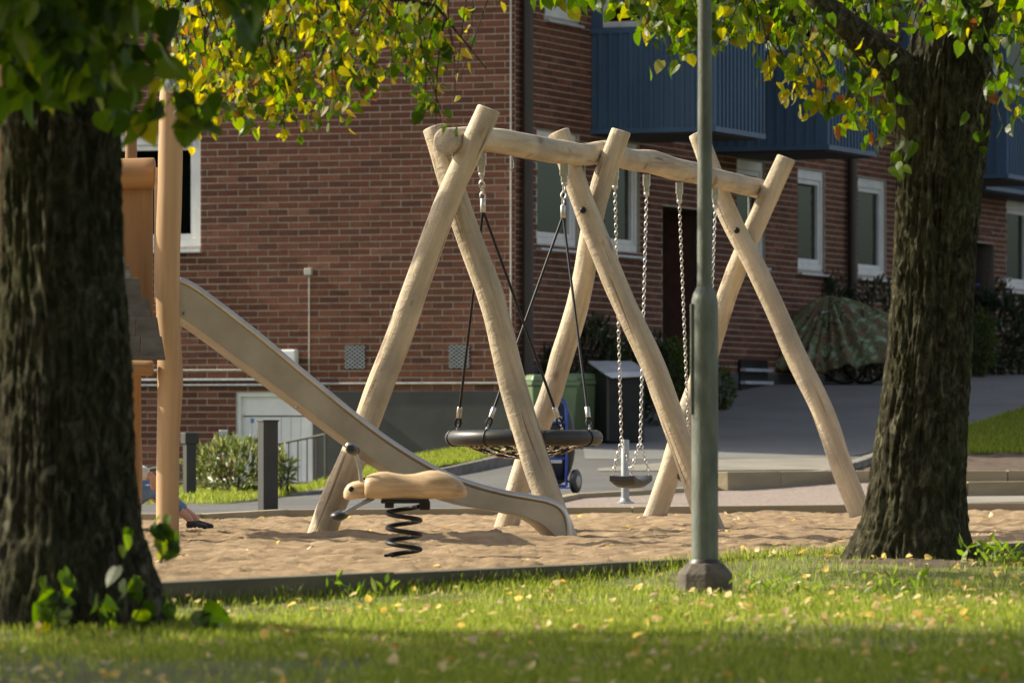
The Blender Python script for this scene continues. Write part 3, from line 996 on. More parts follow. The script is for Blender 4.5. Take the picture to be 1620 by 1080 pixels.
# balconies
for t0, t1, glazed in ((2.417, 4.15, 1), (6.64, 8.6, 1), (14.55, 16.6, 1), (16.8, 21.6, 0)):
    dp = 1.53 if glazed else .55
    zb, zt = (4.18, 5.36) if glazed else (4.14, 5.36)
    core = MB(); wbox(core, 'r', t0 + .022, t1 - .022, 0, dp - .022, zb, zt)
    bal = core.build('balcony', MT['dark_soffit'], house)
    w = .132
    def board(side_, k0, k1):
        m_ = MB()
        if side_ == 'A': wbox(m_, 'r', t0, t0 + .02, k0 + .009, k1 - .009, zb + .05, zt - .02)
        elif side_ == 'B': wbox(m_, 'r', k0 + .006, k1 - .006, dp - .02, dp, zb + .05, zt - .02)
        else: wbox(m_, 'r', t1 - .02, t1, k0 + .009, k1 - .009, zb + .05, zt - .02)
        o_ = m_.build('panel', MT['blue'], bal)
    n_ = max(2, round(dp / w))
    for i in range(n_): board('A', dp * i / n_, dp * (i + 1) / n_); board('C', dp * i / n_, dp * (i + 1) / n_)
    n_ = round((t1 - t0) / w)
    for i in range(n_): board('B', t0 + (t1 - t0) * i / n_, t0 + (t1 - t0) * (i + 1) / n_)
    m_ = MB()
    for i in range(int(dp / w)):
        wbox(m_, 'r', t0 - .028, t0, dp * (i + 1) / round(dp / w) - .022, dp * (i + 1) / round(dp / w) + .018, zb + .05, zt - .02)
    for i in range(n_):
        wbox(m_, 'r', t0 + (t1 - t0) * (i + 1) / n_ - .02, t0 + (t1 - t0) * (i + 1) / n_ + .012, dp, dp + .026, zb + .05, zt - .02)
    m_.build('batten', MT['blue'], bal)
    for za, zc in ((zb - .01, zb + .05), (zt - .02, zt + .05)):
        m_ = MB(); wbox(m_, 'r', t0 - .03, t1 + .03, 0, dp + .03, za, zc); m_.build('trim', MT['blue'], bal)
    m_ = MB(); wbox(m_, 'r', t0 + .05, t1 - .05, .02, dp - .05, zb - .03, zb - .012); m_.build('soffit', MT['dark_soffit'], bal)
    if glazed:
        z5, z6 = zt + .052, 7.0
        for uu, dd in ((t0 + .06, dp - .06), (t1 - .06, dp - .06), (t0 + .06, .06)):
            m_ = MB(); wbox(m_, 'r', uu - .055, uu + .055, dd - .055, dd + .055, z5, z6); m_.build('corner_post', MT['blue'], bal)
        m_ = MB()
        wbox(m_, 'r', t0 + .03, t0 + .09, .14, dp - .14, z5, z5 + .07); wbox(m_, 'r', t0 + .03, t0 + .09, .14, .2, z5 + .07, z6); wbox(m_, 'r', t0 + .03, t0 + .09, dp - .2, dp - .14, z5 + .07, z6)
        wbox(m_, 'r', t0 + .14, t1 - .14, dp - .09, dp - .03, z5, z5 + .07); wbox(m_, 'r', t0 + .14, t0 + .2, dp - .09, dp - .03, z5 + .07, z6); wbox(m_, 'r', t1 - .2, t1 - .14, dp - .09, dp - .03, z5 + .07, z6)
        m_.build('window_frame', MT['white'], bal)
        m_ = MB(); wbox(m_, 'r', t0 + .055, t0 + .065, .2, dp - .2, z5 + .07, z6); wbox(m_, 'r', t0 + .2, t1 - .2, dp - .065, dp - .055, z5 + .07, z6); m_.build('pane', MT['glass'], bal)
        m_ = MB(); wbox(m_, 'r', t0, t1, 0, dp, z6 + .002, z6 + .2); m_.build('fascia', MT['blue'], bal)
    else:
        window('r', t0 + 2.9, t0 + 4.2, 5.45, 6.8, house, dp + .05 - .0)
        m_ = MB(); wbox(m_, 'r', t0, t1, .0, dp - .12, zt + .052, 7.2); m_.build('upper_wall', MT['blue'], bal)
# roof
rm = MB()
c0, c1, c2_, c3 = WP('r', 0, .3, ZTOP) + GN * .3, WP('r', 26, .3, ZTOP), WP('r', 26, -11, ZTOP), WP('r', 0, -11.3, ZTOP) + GN * .3
rm.add([c0, c1, c2_, c3] + [x + Vector((0, 0, .35)) for x in (c0, c1, c2_, c3)], [(3, 2, 1, 0), (4, 5, 6, 7), (0, 1, 5, 4), (1, 2, 6, 5), (2, 3, 7, 6), (3, 0, 4, 7)])
rm.build('roof', MT['brown_pipe'], house)
mb = MB()
a, b, c = WP('g', 11, 0, -1), WP('g', 11, -26, -1), WP('r', 26, 0, -1)
up = Vector((0, 0, ZTOP + 1))
mb.quad(a, b, b + up, a + up); mb.quad(b, c, c + up, b + up)
mb.build('rear_wall', MT['brick'], house)

# ---------------------------------------------------------------- railings of the sunken stair
def railing(name, label, a, b, za, zb_, ga, gb_, step=.115):
    a, b = Vector((a[0], a[1], 0)), Vector((b[0], b[1], 0))
    t = thing(name, label, 'railing', (a.x, a.y, ga))
    L = (b - a).length
    n = max(2, int(L / step))
    MB().tube([a + Vector((0, 0, za)), b + Vector((0, 0, zb_))], .014, 8).build('handrail', MT['rail_paint'], t, True)
    MB().tube([a + Vector((0, 0, ga + .08)), b + Vector((0, 0, gb_ + .08))], .012, 8).build('bottom_rail', MT['rail_paint'], t, True)
    for i in range(n + 1):
        f = i / n
        p = a.lerp(b, f)
        r = .022 if i in (0, n) else .0095
        MB().tube([p + Vector((0, 0, ga + (gb_ - ga) * f - .05)), p + Vector((0, 0, za + (zb_ - za) * f - .01))], r, 6).build('post' if i in (0, n) else 'baluster', MT['rail_paint'], t, True)
    return t
p, q = at(515, 690, 57.6), at(200, 760, 58.8)
railing('railing', 'thin grey steel railing sloping down behind the rhododendron by the basement door', (q.x, q.y), (p.x, p.y), .22, .66, .05, .05)
p, q = at(333, 690, 60.9), at(205, 715, 61.6)
railing('railing', 'short grey steel railing against the brick wall left of the basement door', (q.x, q.y), (p.x, p.y), .45, .66, -.5, -.4)

# ---------------------------------------------------------------- log frame of the swings
def log_obj(name, pts, rad, seed, parent, mat='log', seg=22, rough=.09, step=.05, wob=.02):
    """a peeled log through the points pts with radii rad; local z runs along it so the grain follows"""
    pts = [Vector(p) for p in pts]
    a, b = pts[0], pts[-1]
    zax = (b - a).normalized()
    xax = zax.cross(Vector((0, 1, 0))).normalized()
    yax = zax.cross(xax)
    Mx = Matrix((xax, yax, zax)).transposed()
    inv = Mx.inverted()
    loc = [inv @ (p - a) for p in pts]
    L = (b - a).length
    tz = np.array([l.z for l in loc]); tx = np.array([l.x for l in loc]); ty = np.array([l.y for l in loc])
    n = max(12, int(L / step))
    z = np.linspace(0, L, n)
    def sm(zz, v):
        return sum(np.interp(zz + o, tz, v) for o in (-.12, -.06, 0, .06, .12)) / 5
    cx, cy = sm(z, tx), sm(z, ty)
    fix = np.minimum(1, np.minimum(z, L - z) / .15)
    cx = cx * fix + np.interp(z, tz, tx) * (1 - fix); cy = cy * fix + np.interp(z, tz, ty) * (1 - fix)
    cx = cx + wob * vnoise(np.stack([z * 1.7, z * 0 + seed, z * 0], -1), seed); cy = cy + wob * vnoise(np.stack([z * 1.7, z * 0 + seed + 9, z * 0], -1), seed + 3)
    r = np.interp(z, tz, rad)
    zz = np.concatenate([[0, 0], z, [L, L]]); 
    ang = np.arange(seg) * 2 * math.pi / seg
    V = []
    for i in range(n):
        q = np.stack([np.cos(ang) * 1.6, np.sin(ang) * 1.6, ang * 0 + z[i] * 1.3 + seed * 3], -1)
        q2 = np.stack([np.cos(ang) * 3.0, np.sin(ang) * 3.0, ang * 0 + z[i] * 6 + seed * 5], -1)
        rr = r[i] * (1 + rough * fbm(q, 2, seed) + rough * .4 * vnoise(q2, seed + 8))
        V.append(np.stack([cx[i] + rr * np.cos(ang), cy[i] + rr * np.sin(ang), ang * 0 + z[i]], -1))
    rings = []
    def cap_ring(ring_, k, dz):
        c = ring_.mean(0)
        o = c + (ring_ - c) * k
        o[:, 2] += dz
        return o
    rings = [cap_ring(V[0], .82, -.010), cap_ring(V[0], .95, -.006)] + V + [cap_ring(V[-1], .96, .006), cap_ring(V[-1], .84, .011)]
    m = len(rings)
    VV = np.concatenate(rings)
    q = []
    for i in range(m - 1):
        for k in range(seg):
            q.append((i * seg + k, i * seg + (k + 1) % seg, (i + 1) * seg + (k + 1) % seg, (i + 1) * seg + k))
    faces = q + [tuple(range(seg))[::-1], tuple((m - 1) * seg + k for k in range(seg))]
    me = mesh_np(name, VV, faces=faces)
    o = link(name, me, MT[mat], parent, True)
    me.set_sharp_from_angle(angle=R(55))
    o.matrix_basis = Matrix.Translation(a) @ Mx.to_4x4()
    return o

swing_set = thing('swing_frame', 'large peeled log swing frame of three crossed leg pairs and one long beam', 'swing frame', (0.5, 37.5, 0))
BA, BD = Vector((-.429, 34.6, 0)), Vector((.3154, .949, 0))
def beam_z(u): return 2.626 + .065 * math.sin(math.pi * min(max(u / 7.6, 0), 1)) + .012 * math.sin(u * 2.1)
def beam_p(u, dz=0): 
    p = BA + BD * u
    p.z = beam_z(u) + dz
    return p
log_obj('beam', [beam_p(u) for u in np.linspace(-.02, 7.72, 14)], [.086, .082, .084, .088, .085, .080, .084, .080, .088, .082, .080, .078, .076, .078], 3, swing_set, seg=26, rough=.05)
KT = math.tan(R(10))
def leg(uc, pts, rad_px, off, seed):
    c = BA + BD * uc
    P, Rd = [], []
    for (px, py), rp in zip(pts, rad_px):
        m = (px - 810) / F
        Yd = (c.y + KT * c.x) / (1 + KT * m) + off
        P.append(at(px, py, Yd)); Rd.append(rp * Yd / F)
    e = (P[-1] - P[-2]).normalized()
    P.append(P[-1] + e * .35); Rd.append(Rd[-1])
    return log_obj('leg', P, Rd, seed, swing_set)
leg(.2, [(770, 172), (711, 308), (649, 480), (600, 602), (557, 720), (509, 850)], [19, 19.5, 20.5, 21.5, 22, 22.5], -.085, 11)
leg(.2, [(685, 203), (722, 320), (777, 480), (806, 602), (860, 764), (890, 842)], [19, 20, 21, 22, 22.5, 23], .085, 21)
leg(3.05, [(880, 212), (922, 333), (986, 480), (1038, 600), (1073, 691), (1128, 834)], [17.5, 18, 18.5, 19, 19, 19], -.08, 31)
leg(3.05, [(979, 207), (960, 262), (938, 360), (911, 480), (874, 621), (798, 837)], [16, 16.5, 17, 17.5, 18, 18.5], .08, 41)
leg(7.25, [(1105, 212), (1165, 360), (1206, 442), (1254, 556), (1307, 673), (1361, 813)], [15, 16, 16.5, 17, 17.5, 18], -.08, 51)
leg(7.25, [(1245, 251), (1200, 350), (1160, 440), (1108, 590), (1070, 720), (1034, 820)], [15.5, 16, 16, 16.5, 17, 17.5], .08, 61)
for (px, py), uc, rp in (((711, 308), .2, 19.5), ((922, 333), 3.05, 18), ((1165, 365), 7.25, 16)):
    c = BA + BD * uc
    m = (px - 810) / F
    Yd = (c.y + KT * c.x) / (1 + KT * m) - .085
    p = at(px, py, Yd)
    MB().ball(p + Vector((0, -rp * Yd / F + .006, 0)), (.024, .016, .024)).build('bolt_cap', MT['blackpaint'], swing_set, True)
for u, x, y0, y1 in ((.12, 716, 240, 300), (3.0, 938, 270, 315), (7.3, 1185, 318, 345)):
    p = beam_p(u, -.05)
    MB().tube([p, p + Vector((0, 0, -.28))], .007, 8).build('threaded_rod', MT['galv'], swing_set, True)
# eyelet hanging empty under the beam
p = beam_p(1.35, -.085)
MB().tube([p, p + Vector((.012, 0, -.03)), p + Vector((.015, 0, -.075)), p + Vector((-.005, 0, -.095)), p + Vector((-.022, 0, -.08))], .004, 6).build('hook', MT['galv'], swing_set, True)

def chain_mesh(a, b, n=None, link_len=.036, r=.0036, w=.0105):
    a, b = Vector(a), Vector(b)
    L = (b - a).length
    n = n or max(2, int(L / (link_len * .76)))
    d = (b - a) / n
    dn = d.normalized()
    x = dn.cross(Vector((0, 1, 0)));  x = x.normalized() if x.length > .1 else Vector((1, 0, 0))
    y = dn.cross(x)
    mb = MB()
    for i in range(n):
        c = a + d * (i + .5)
        s_ = x if i % 2 else y
        s_ = (s_ + (y if i % 2 else x) * .35).normalized()
        h = link_len / 2
        pts = []
        for k in range(10):
            t = 2 * math.pi * k / 10
            pts.append(c + s_ * (w * math.cos(t)) + dn * (h * math.sin(t)))
        mb.tube(pts, r, 5, closed=True)
    return mb

def hanger(p, parent, s=1.0):
    """forged swivel bracket under the beam"""
    mb = MB().box(p + Vector((0, 0, -.05)), (.055 * s, .045, .09)).box(p + Vector((0, 0, -.115)), (.04 * s, .035, .05))
    mb.ball(p + Vector((0, 0, -.15)), .022)
    return mb.build('swivel', MT['chain'], parent, bevel=.006)

def belt_swing(label, u0, u1, seat_z, px_hide=None):
    p0, p1 = beam_p(u0, -.08), beam_p(u1, -.08)
    mid = (p0 + p1) / 2
    t = thing('belt_swing', label, 'swing', (mid.x, mid.y, seat_z), 'belt swings hanging from the log beam')
    nrm = Vector((BD.y, -BD.x, 0))
    e = []
    for p, sgn in ((p0, -1), (p1, 1)):
        hanger(p, t)
        top = p + Vector((0, 0, -.17))
        end = Vector((mid.x, mid.y, seat_z)) + BD * (sgn * .215)
        yoke = end + Vector((0, 0, .27)) + BD * (sgn * .02)
        chain_mesh(top, yoke).build('chain', MT['chain'], t, True)
        for s_ in (-1, 1):
            chain_mesh(yoke, end + nrm * (s_ * .075) + Vector((0, 0, .02))).build('yoke_chain', MT['chain'], t, True)
    # sagging rubber seat
    V, q = [], []
    n, m = 15, 9
    for layer in (0, 1):
        for i in range(n):
            f = i / (n - 1) * 2 - 1
            for j in range(m):
                g = j / (m - 1) * 2 - 1
                c = Vector((mid.x, mid.y, seat_z)) + BD * (f * .225) + nrm * (g * .095)
                edge = min(1, (1 - abs(f)) * 6) * min(1, (1 - abs(g)) * 4)
                th = .018 + .016 * edge
                c.z += -.035 * (1 - f * f) + .006 * abs(g) + (th if layer else -th) - .01
                V.append(c)
    for layer in (0, 1):
        o_ = layer * n * m
        for i in range(n - 1):
            for j in range(m - 1):
                f_ = (o_ + i * m + j, o_ + (i + 1) * m + j, o_ + (i + 1) * m + j + 1, o_ + i * m + j + 1)
                q.append(f_ if layer else f_[::-1])
    def side(a_, b_): q.append((a_, b_, b_ + n * m, a_ + n * m))
    for i in range(n - 1):
        side(i * m, (i + 1) * m); side((i + 1) * m + m - 1, i * m + m - 1)
    for j in range(m - 1):
        side(j + 1, j); side((n - 1) * m + j, (n - 1) * m + j + 1)
    MB().add(V, q).build('seat', MT['rubber'], t, True)
    return t
def u_of(px):
    m = (px - 810) / F
    return (m * 33.7 + .429) / (.3154 - .949 * m)
belt_swing('dark rubber belt swing on steel chains, fully visible left of the lamp post', u_of(977), u_of(1028), .36)
belt_swing('dark rubber belt swing on steel chains, partly hidden by the lamp post', u_of(1081), u_of(1139), .36)

# nest swing
uc = 1.62
nc = BA + BD * uc
nc.z = .655
nest = thing('nest_swing', 'round black nest swing with a rope net seat hanging from four ropes', 'swing', nc)
MB().torus(nc, .49, .056, seg=56, sub=14).build('ring', MT['black'], nest, True)
for a in np.arange(8) * math.pi / 4 + .25:
    c = nc + Vector((.49 * math.cos(a), .49 * math.sin(a), 0))
    MB().torus(c, .0575, .005, axis=(-math.sin(a), math.cos(a), 0), seg=18, sub=5).build('clamp_band', MT['blackpaint'], nest, True)
net = MB(); slv = MB()
def sag(x, y):
    r = math.hypot(x, y) / .46
    return -.02 - .12 * max(0, 1 - r * r)
for k in range(-3, 4):
    for ax in (0, 1):
        w = k * .125
        L = math.sqrt(max(0, .46 ** 2 - w * w))
        pts = []
        for i in range(15):
            f = -L + 2 * L * i / 14
            x, y = (f, w) if ax else (w, f)
            c_, s_ = math.cos(.5), math.sin(.5)
            pts.append(nc + Vector((x * c_ - y * s_, x * s_ + y * c_, sag(x, y))))
        net.tube(pts, .009, 6)
        for i in range(1, 14, 2):
            a_, b_ = pts[i], pts[i].lerp(pts[i + 1], .62)
            slv.tube([a_, b_], .0135, 7)
net.build('net', MT['blackpaint'], nest, True)
tag(slv.build('net_sleeves', pm('tan_sleeve', (.50, .40, .26), (.38, .29, .18), 20, .5), nest, True), kind='stuff')
nrm = Vector((BD.y, -BD.x, 0))
for uh, sg, zf in ((.71, -1, 2.215), (2.53, 1, 2.245)):
    p = beam_p(uh, -.08)
    hanger(p, nest, 1.2)
    f = BA + BD * (uh + .03 * sg * -1); f.z = zf
    chain_mesh(p + Vector((0, 0, -.16)), f + Vector((0, 0, .045)), link_len=.05, r=.007, w=.018).build('chain', MT['chain'], nest, True)
    MB().lathe(f + Vector((0, 0, -.045)), [(.016, 0), (.019, .004), (.019, .086), (.016, .09)], 12).build('ferrule', MT['chain'], nest, True)
    for s_ in (-1, 1):
        tgt = nc + BD * (sg * .30) + nrm * (s_ * .36)
        rr = (tgt - nc); rr.z = 0
        tgt = nc + rr.normalized() * .49 + Vector((0, 0, .06))
        dirv = (f - tgt).normalized()
        MB().tube([f + Vector((0, 0, -.03)), tgt + dirv * .12], .0095, 8).build('rope', MT['blackpaint'], nest, True)
        MB().lathe(tgt + dirv * .085, [(.015, 0), (.018, .004), (.018, .076), (.015, .08)], 12, axis=dirv).build('ferrule', MT['chain'], nest, True)
        x = dirv.cross(Vector((0, 1, 0))).normalized()
        c = tgt + dirv * .05
        MB().tube([c + x * (.018 * math.cos(k * math.pi / 5)) + dirv * (.035 * math.sin(k * math.pi / 5)) for k in range(10)], .0085, 6, closed=True).build('thimble', MT['blackpaint'], nest, True)
        MB().tube([tgt + dirv * .03, tgt, tgt - Vector((0, 0, .02))], .009, 8).build('eye_bolt', MT['chain'], nest, True)

# ---------------------------------------------------------------- slide
rim = [(284, 443), (300, 449), (320, 462), (360, 492), (400, 523), (440, 556), (480, 590), (520, 623), (560, 656), (600, 687), (640, 714), (680, 738), (720, 757), (760, 770), (800, 780), (840, 787), (865, 791), (884, 799), (895, 812), (900, 832), (901, 868)]
low = [(284, 500), (298, 509), (318, 523), (358, 552), (398, 582), (438, 611), (478, 641), (516, 670), (552, 697), (588, 724), (624, 748), (660, 770), (700, 787), (740, 799), (780, 806), (815, 812), (842, 819), (862, 830), (877, 845), (886, 858), (890, 876)]
def sY(px): return 33.62 + (px - 284) / 616 * .52
def fine(pts, k=4):
    t = np.arange(len(pts)); tt = np.linspace(0, len(pts) - 1, (len(pts) - 1) * k + 1)
    p = np.array(pts, float)
    q = np.stack([np.interp(tt, t, p[:, i]) for i in (0, 1)], -1)
    for _ in range(3): q[1:-1] = (q[:-2] + 2 * q[1:-1] + q[2:]) / 4
    return [tuple(r) for r in q]
rim, low = fine(rim), fine(low)
Rm = [at(x, y, sY(x)) for x, y in rim]
Lw = [at(x, y, sY(x)) for x, y in low]
slide = thing('slide', 'long stainless steel slide running down from the wooden tower into the sand', 'slide', (Lw[-1].x, Lw[-1].y, 0))
h2 = Vector((Lw[-1].x - Lw[0].x, Lw[-1].y - Lw[0].y, 0)).normalized()
wd = Vector((-h2.y, h2.x, 0)) * .46
def strip(A, B, name, mat):
    n = len(A)
    mb = MB().add(list(A) + list(B), [(i, i + 1, n + i + 1, n + i) for i in range(n - 1)])
    o = mb.build(name, mat, slide)
    md = o.modifiers.new('thick', 'SOLIDIFY'); md.thickness = .005; md.offset = 0
    return o
strip(Rm, Lw, 'side_panel', MT['slide'])
strip([p + wd for p in Rm], [p + wd for p in Lw], 'side_panel', MT['slide'])
strip(Lw, [p + wd for p in Lw], 'chute', MT['slide'])
MB().tube(Rm, .021, 12).build('rim', MT['slide_rim'], slide, True)
MB().tube([p + wd for p in Rm], .021, 12).build('rim', MT['slide_rim'], slide, True)
for px, py in ((292, 502), (470, 650)):
    MB().ball(at(px, py - 6, sY(px)) + Vector((0, -.012, 0)), (.012, .008, .012)).build('bolt', MT['galv'], slide, True)

# ---------------------------------------------------------------- play tower behind the left tree
tower = thing('play_tower', 'oiled wood play tower with post, shingled awning and rail behind the left tree', 'play tower', (-3.0, 35, 0))
Y0 = 33.55
def plog(pts, rads, seed, name='post', mat='orange_wood', Yd=Y0, ext=.3, **k):
    P = [at(x, y, Yd) for x, y in pts]
    P.append(P[-1] + (P[-1] - P[-2]).normalized() * ext)
    rads = list(rads) + [rads[-1]]
    return log_obj(name, P, [r * Yd / F for r in rads], seed, tower, mat, **k)
MT['tower_post'] = pm('tower_post_wood', (.52, .345, .185), (.38, .235, .115), 13, .65, stretch=(1, 1, .05), detail=6, bmp=.2, bscale=18, objrand=True)
plog([(270, 128), (270, 168), (268, 300), (264, 420), (266, 520), (270, 595), (266, 700), (264, 838)], [16, 19, 19.5, 20, 18.5, 20.5, 18, 18], 71, mat='tower_post', rough=.03, wob=.004)
plog([(207, 185), (208, 400), (210, 700), (212, 842)], [9, 10.5, 11, 11.5], 72, Yd=35.4, rough=.04)
plog([(2, 90), (0, 400), (1, 600), (-2, 838)], [9, 12, 13, 13], 73, rough=.04)
plog([(-40, 90), (-41, 400), (-40, 600), (-42, 838)], [12, 14, 14, 14], 74, Yd=35.4, rough=.04)
# cladding boards of the near parapet, rail log on top
xs = [(45, 92), (94, 140), (142, 187), (190, 242)]
for i, (a, b) in enumerate(xs):
    pa, pb = at(a, 300, 33.85), at(b, 300, 33.85)
    zt, zb_ = at(0, 298, 33.85).z, at(0, 560 if i == 3 else 560, 33.85).z
    mb = MB().box(((pa.x + pb.x) / 2, 33.85, (zt + zb_) / 2), (pb.x - pa.x, .035, zt - zb_))
    mb.build('board', MT['orange_wood'], tower, bevel=.006)
for i in range(3):   # far parapet and the side by the slide
    mb = MB().box((-2.30 + .0 * i, 34.25 + i * .36, 1.95), (.03, .32, .85))
    if i == 9: mb.build('board', MT['orange_wood'], tower, bevel=.006)
p0, p1 = at(30, 276, 33.83), at(243, 276, 33.83)
log_obj('rail', [p0, p1], [.105, .10], 81, tower, 'orange_wood', rough=.03)
MB().box(((p1.x + at(250, 0, 33.80).x) / 2, 33.78, 2.33), (.05, .03, .05)).build('bracket', MT['blackpaint'], tower)
MB().tube([at(247, 265, 33.75), at(247, 478, 33.75)], .013, 8).build('grip_bar', pm('pale_bar', (.55, .40, .28), None, 8, .4), tower, True)
# platform planks
for i in range(8):
    mb = MB().box((-2.85, 33.85 + i * .205, 1.40), (1.25, .195, .05))
    mb.build('plank', MT['orange_wood'], tower, bevel=.006)
# shingled awning on the left lower side, descending towards the right
aw = at(222, 500, 33.48)
rows = [((150, 196), (400, 424)), ((150, 206), (424, 446)), ((150, 221), (442, 478)), ((150, 236), (474, 508)), ((150, 250), (504, 540)), ((150, 257), (534, 566))]
for i, ((xa, xb), (ya, yb)) in enumerate(rows):
    for j in range(3):
        x0 = xb - (j + 1) * 34
        x1 = xb - j * 34 - 1
        Yd = 33.45 - i * .05
        a, b = at(x0, ya, Yd + .03), at(x1, ya, Yd + .03)
        c, d_ = at(x1 + (6 if j == 0 else 0), yb + 4, Yd - .03), at(x0, yb + 4, Yd - .03)
        n_ = Vector((0, -.018, .01))
        mb = MB().add([a, b, c, d_, a + n_, b + n_, c + n_, d_ + n_], [(0, 1, 2, 3), (7, 6, 5, 4), (0, 4, 5, 1), (1, 5, 6, 2), (2, 6, 7, 3), (3, 7, 4, 0)])
        mb.build('shingle', MT['shingle'], tower, bevel=.004)
log_obj('awning_log', [at(140, 578, 33.50), at(240, 580, 33.50)], [.055, .05], 83, tower, 'orange_wood', rough=.04)
for x in (150, 214):
    log_obj('brace', [at(x, 585, 33.50), at(x - 4, 690, 33.90)], [.035, .035], 84 + x, tower, 'orange_wood')
# pitched roof boards above
ridge = at(120, -260, 34.40)
for i in range(2):
    Yd = 33.60 + i * 1.7
    a, b = at(118, -250, Yd), at(318, 190, Yd)
    MB().bar(a, b, .09, .13, up=Vector((.9, 0, .45))).build('rafter', MT['orange_wood'], tower, bevel=.006)
    a, b = at(112, -250, Yd), at(-92, 190, Yd)
    MB().bar(a, b, .09, .13, up=Vector((-.9, 0, .45))).build('rafter', MT['orange_wood'], tower, bevel=.006)
MB().lathe(at(271, 138, 33.52), [(.03, 0), (.045, .01), (.045, .05), (.03, .06)], 14, axis=(0, -1, 0)).build('post_fitting', MT['galv'], tower, True)

# ---------------------------------------------------------------- spring rider
RY = 29.4
rider = thing('spring_rider', 'carved wooden animal spring rider on a black coil spring in the sand', 'spring rider', (at(640, 880, RY).x, RY, 0))
def loft(stations, name, mat, seg=24):
    V = []
    for px, yt, yb, hw in stations:
        zt, zb_ = at(px, yt, RY).z, at(px, yb, RY).z
        X_ = at(px, 0, RY).x
        cz, hz = (zt + zb_) / 2, (zt - zb_) / 2
        for k in range(seg):
            t = 2 * math.pi * k / seg
            c, s_ = math.cos(t), math.sin(t)
            pw = 2.0 / (2.2 if s_ > 0 else 4.5)
            V.append((X_, RY + hw * math.copysign(abs(c) ** pw, c), cz + hz * math.copysign(abs(s_) ** pw, s_)))
    n = len(stations)
    f = [(i * seg + k, i * seg + (k + 1) % seg, (i + 1) * seg + (k + 1) % seg, (i + 1) * seg + k) for i in range(n - 1) for k in range(seg)]
    f += [tuple(range(seg))[::-1], tuple((n - 1) * seg + k for k in range(seg))]
    return MB().add(V, f).build(name, MT[mat], rider, True)
loft([(577, 762, 785, .055), (577.5, 757, 787, .085), (580, 753, 788, .098), (588, 749, 788.5, .104), (600, 746, 789, .106), (612, 745.5, 789, .102), (626, 748, 789, .092), (640, 750, 789, .084), (655, 749, 789, .088), (668, 746, 789, .10), (680, 743.5, 789, .115), (694, 744, 788.5, .122), (708, 748, 788, .118), (720, 754, 787.5, .105), (730, 761, 787, .085), (736, 769, 786, .055), (739, 777, 783, .02)], 'body', 'rider')
hd = loft([(543.5, 777, 786, .018), (545.5, 772, 789, .035), (550, 766, 790, .052), (557, 762, 790, .064), (566, 760, 789, .07), (574, 759, 788, .072), (578, 760, 787, .07)], 'head', 'rider')
for s_ in (-1, 1):
    MB().ball(at(556, 773, RY) + Vector((0, s_ * .062, 0)), (.016, .012, .016)).build('eye', MT['blackpaint'], rider, True)
hb = [at(572, 765, RY), at(570, 745, RY), at(566, 726, RY), at(560, 712, RY)]
for s_ in (-1, 1):
    o_ = [Vector((0, s_ * .03, 0)), Vector((0, s_ * .035, 0)), Vector((0, s_ * .05, 0)), Vector((0, s_ * .09, 0))]
    MB().tube([a + b for a, b in zip(hb, o_)], .0115, 10).build('handle_bar', MT['galv'], rider, True)
    e = hb[-1] + o_[-1]
    MB().tube([e + Vector((.004, 0, -.004)), e + Vector((-.012, s_ * .08, .008)), e + Vector((-.016, s_ * .1, .01))], [.026, .03, .02], 14).build('grip', MT['black'], rider, True)
    MB().tube([e + Vector((-.004, s_ * -.01, .006)), e + Vector((-.038, s_ * .012, .034))], [.012, .010], 10).build('grip_end', MT['slide_rim'], rider, True)
    a, b, c = at(590, 788, RY), at(570, 797, RY), at(543, 812, RY)
    MB().tube([a + Vector((0, s_ * .03, 0)), b + Vector((0, s_ * .09, 0)), c + Vector((0, s_ * .17, 0))], .0125, 10).build('foot_bar', MT['galv'], rider, True)
    MB().ball(c + Vector((-.022, s_ * .19, -.012)), (.045, .055, .028), 16, 10).build('foot_pad', MT['black'], rider, True)
mt = MB().box(at(641, 792.5, RY), (.27, .16, .022)).box(at(672, 799, RY) , (.06, .13, .05)).box(at(616, 799, RY), (.05, .13, .03))
mt.build('mount_plate', MT['blackpaint'], rider, bevel=.006)
pts = []
cz0, cz1 = at(0, 801, RY).z, at(0, 886, RY).z
cxm = at(639, 0, RY).x
for i in range(161):
    f = i / 160
    a = f * 2 * math.pi * 3.7 + .4
    rr = .092
    pts.append((cxm + rr * math.cos(a), RY + rr * math.sin(a), cz0 + (cz1 - cz0) * f - .0))
MB().tube(pts, .0135, 10).build('spring', MT['blackpaint'], rider, True)
MB().box((cxm - .085, RY - .06, cz1 + .02), (.05, .05, .035)).build('base_clamp', MT['blackpaint'], rider, bevel=.004)

# ---------------------------------------------------------------- lamp post
LY = 25.5
lb = at(1115, 945, LY)
lamp = thing('lamp_post', 'grey green steel lamp post on an octagonal concrete foot in the lawn', 'lamp post', lb)
sc = LY / F
zt_ = lambda y: at(0, y, LY).z - lb.z
o = MB().lathe(lb, [(44 * sc, -.12), (45 * sc, zt_(938)), (44 * sc, zt_(907)), (31 * sc, zt_(892)), (27 * sc, zt_(890))], 8).build('concrete_foot', MT['concrete'], lamp, bevel=.005)
MB().lathe(lb, [(27 * sc, zt_(893)), (25.5 * sc, zt_(888)), (22.5 * sc, zt_(884))], 28).build('base_collar', MT['brown_pipe'], lamp, True)
o = MB().lathe(lb, [(21.2 * sc, zt_(892)), (21.2 * sc, zt_(484)), (20.5 * sc, zt_(474)), (18 * sc, zt_(464)), (14 * sc, zt_(457)), (12.4 * sc, zt_(453))], 32).build('lower_tube', MT['lamp_green'], lamp, True)
MB().lathe(lb, [(12.2 * sc, zt_(457)), (11.0 * sc, zt_(90)), (10.5 * sc, 4.6)], 28).build('upper_tube', MT['lamp_green'], lamp, True)
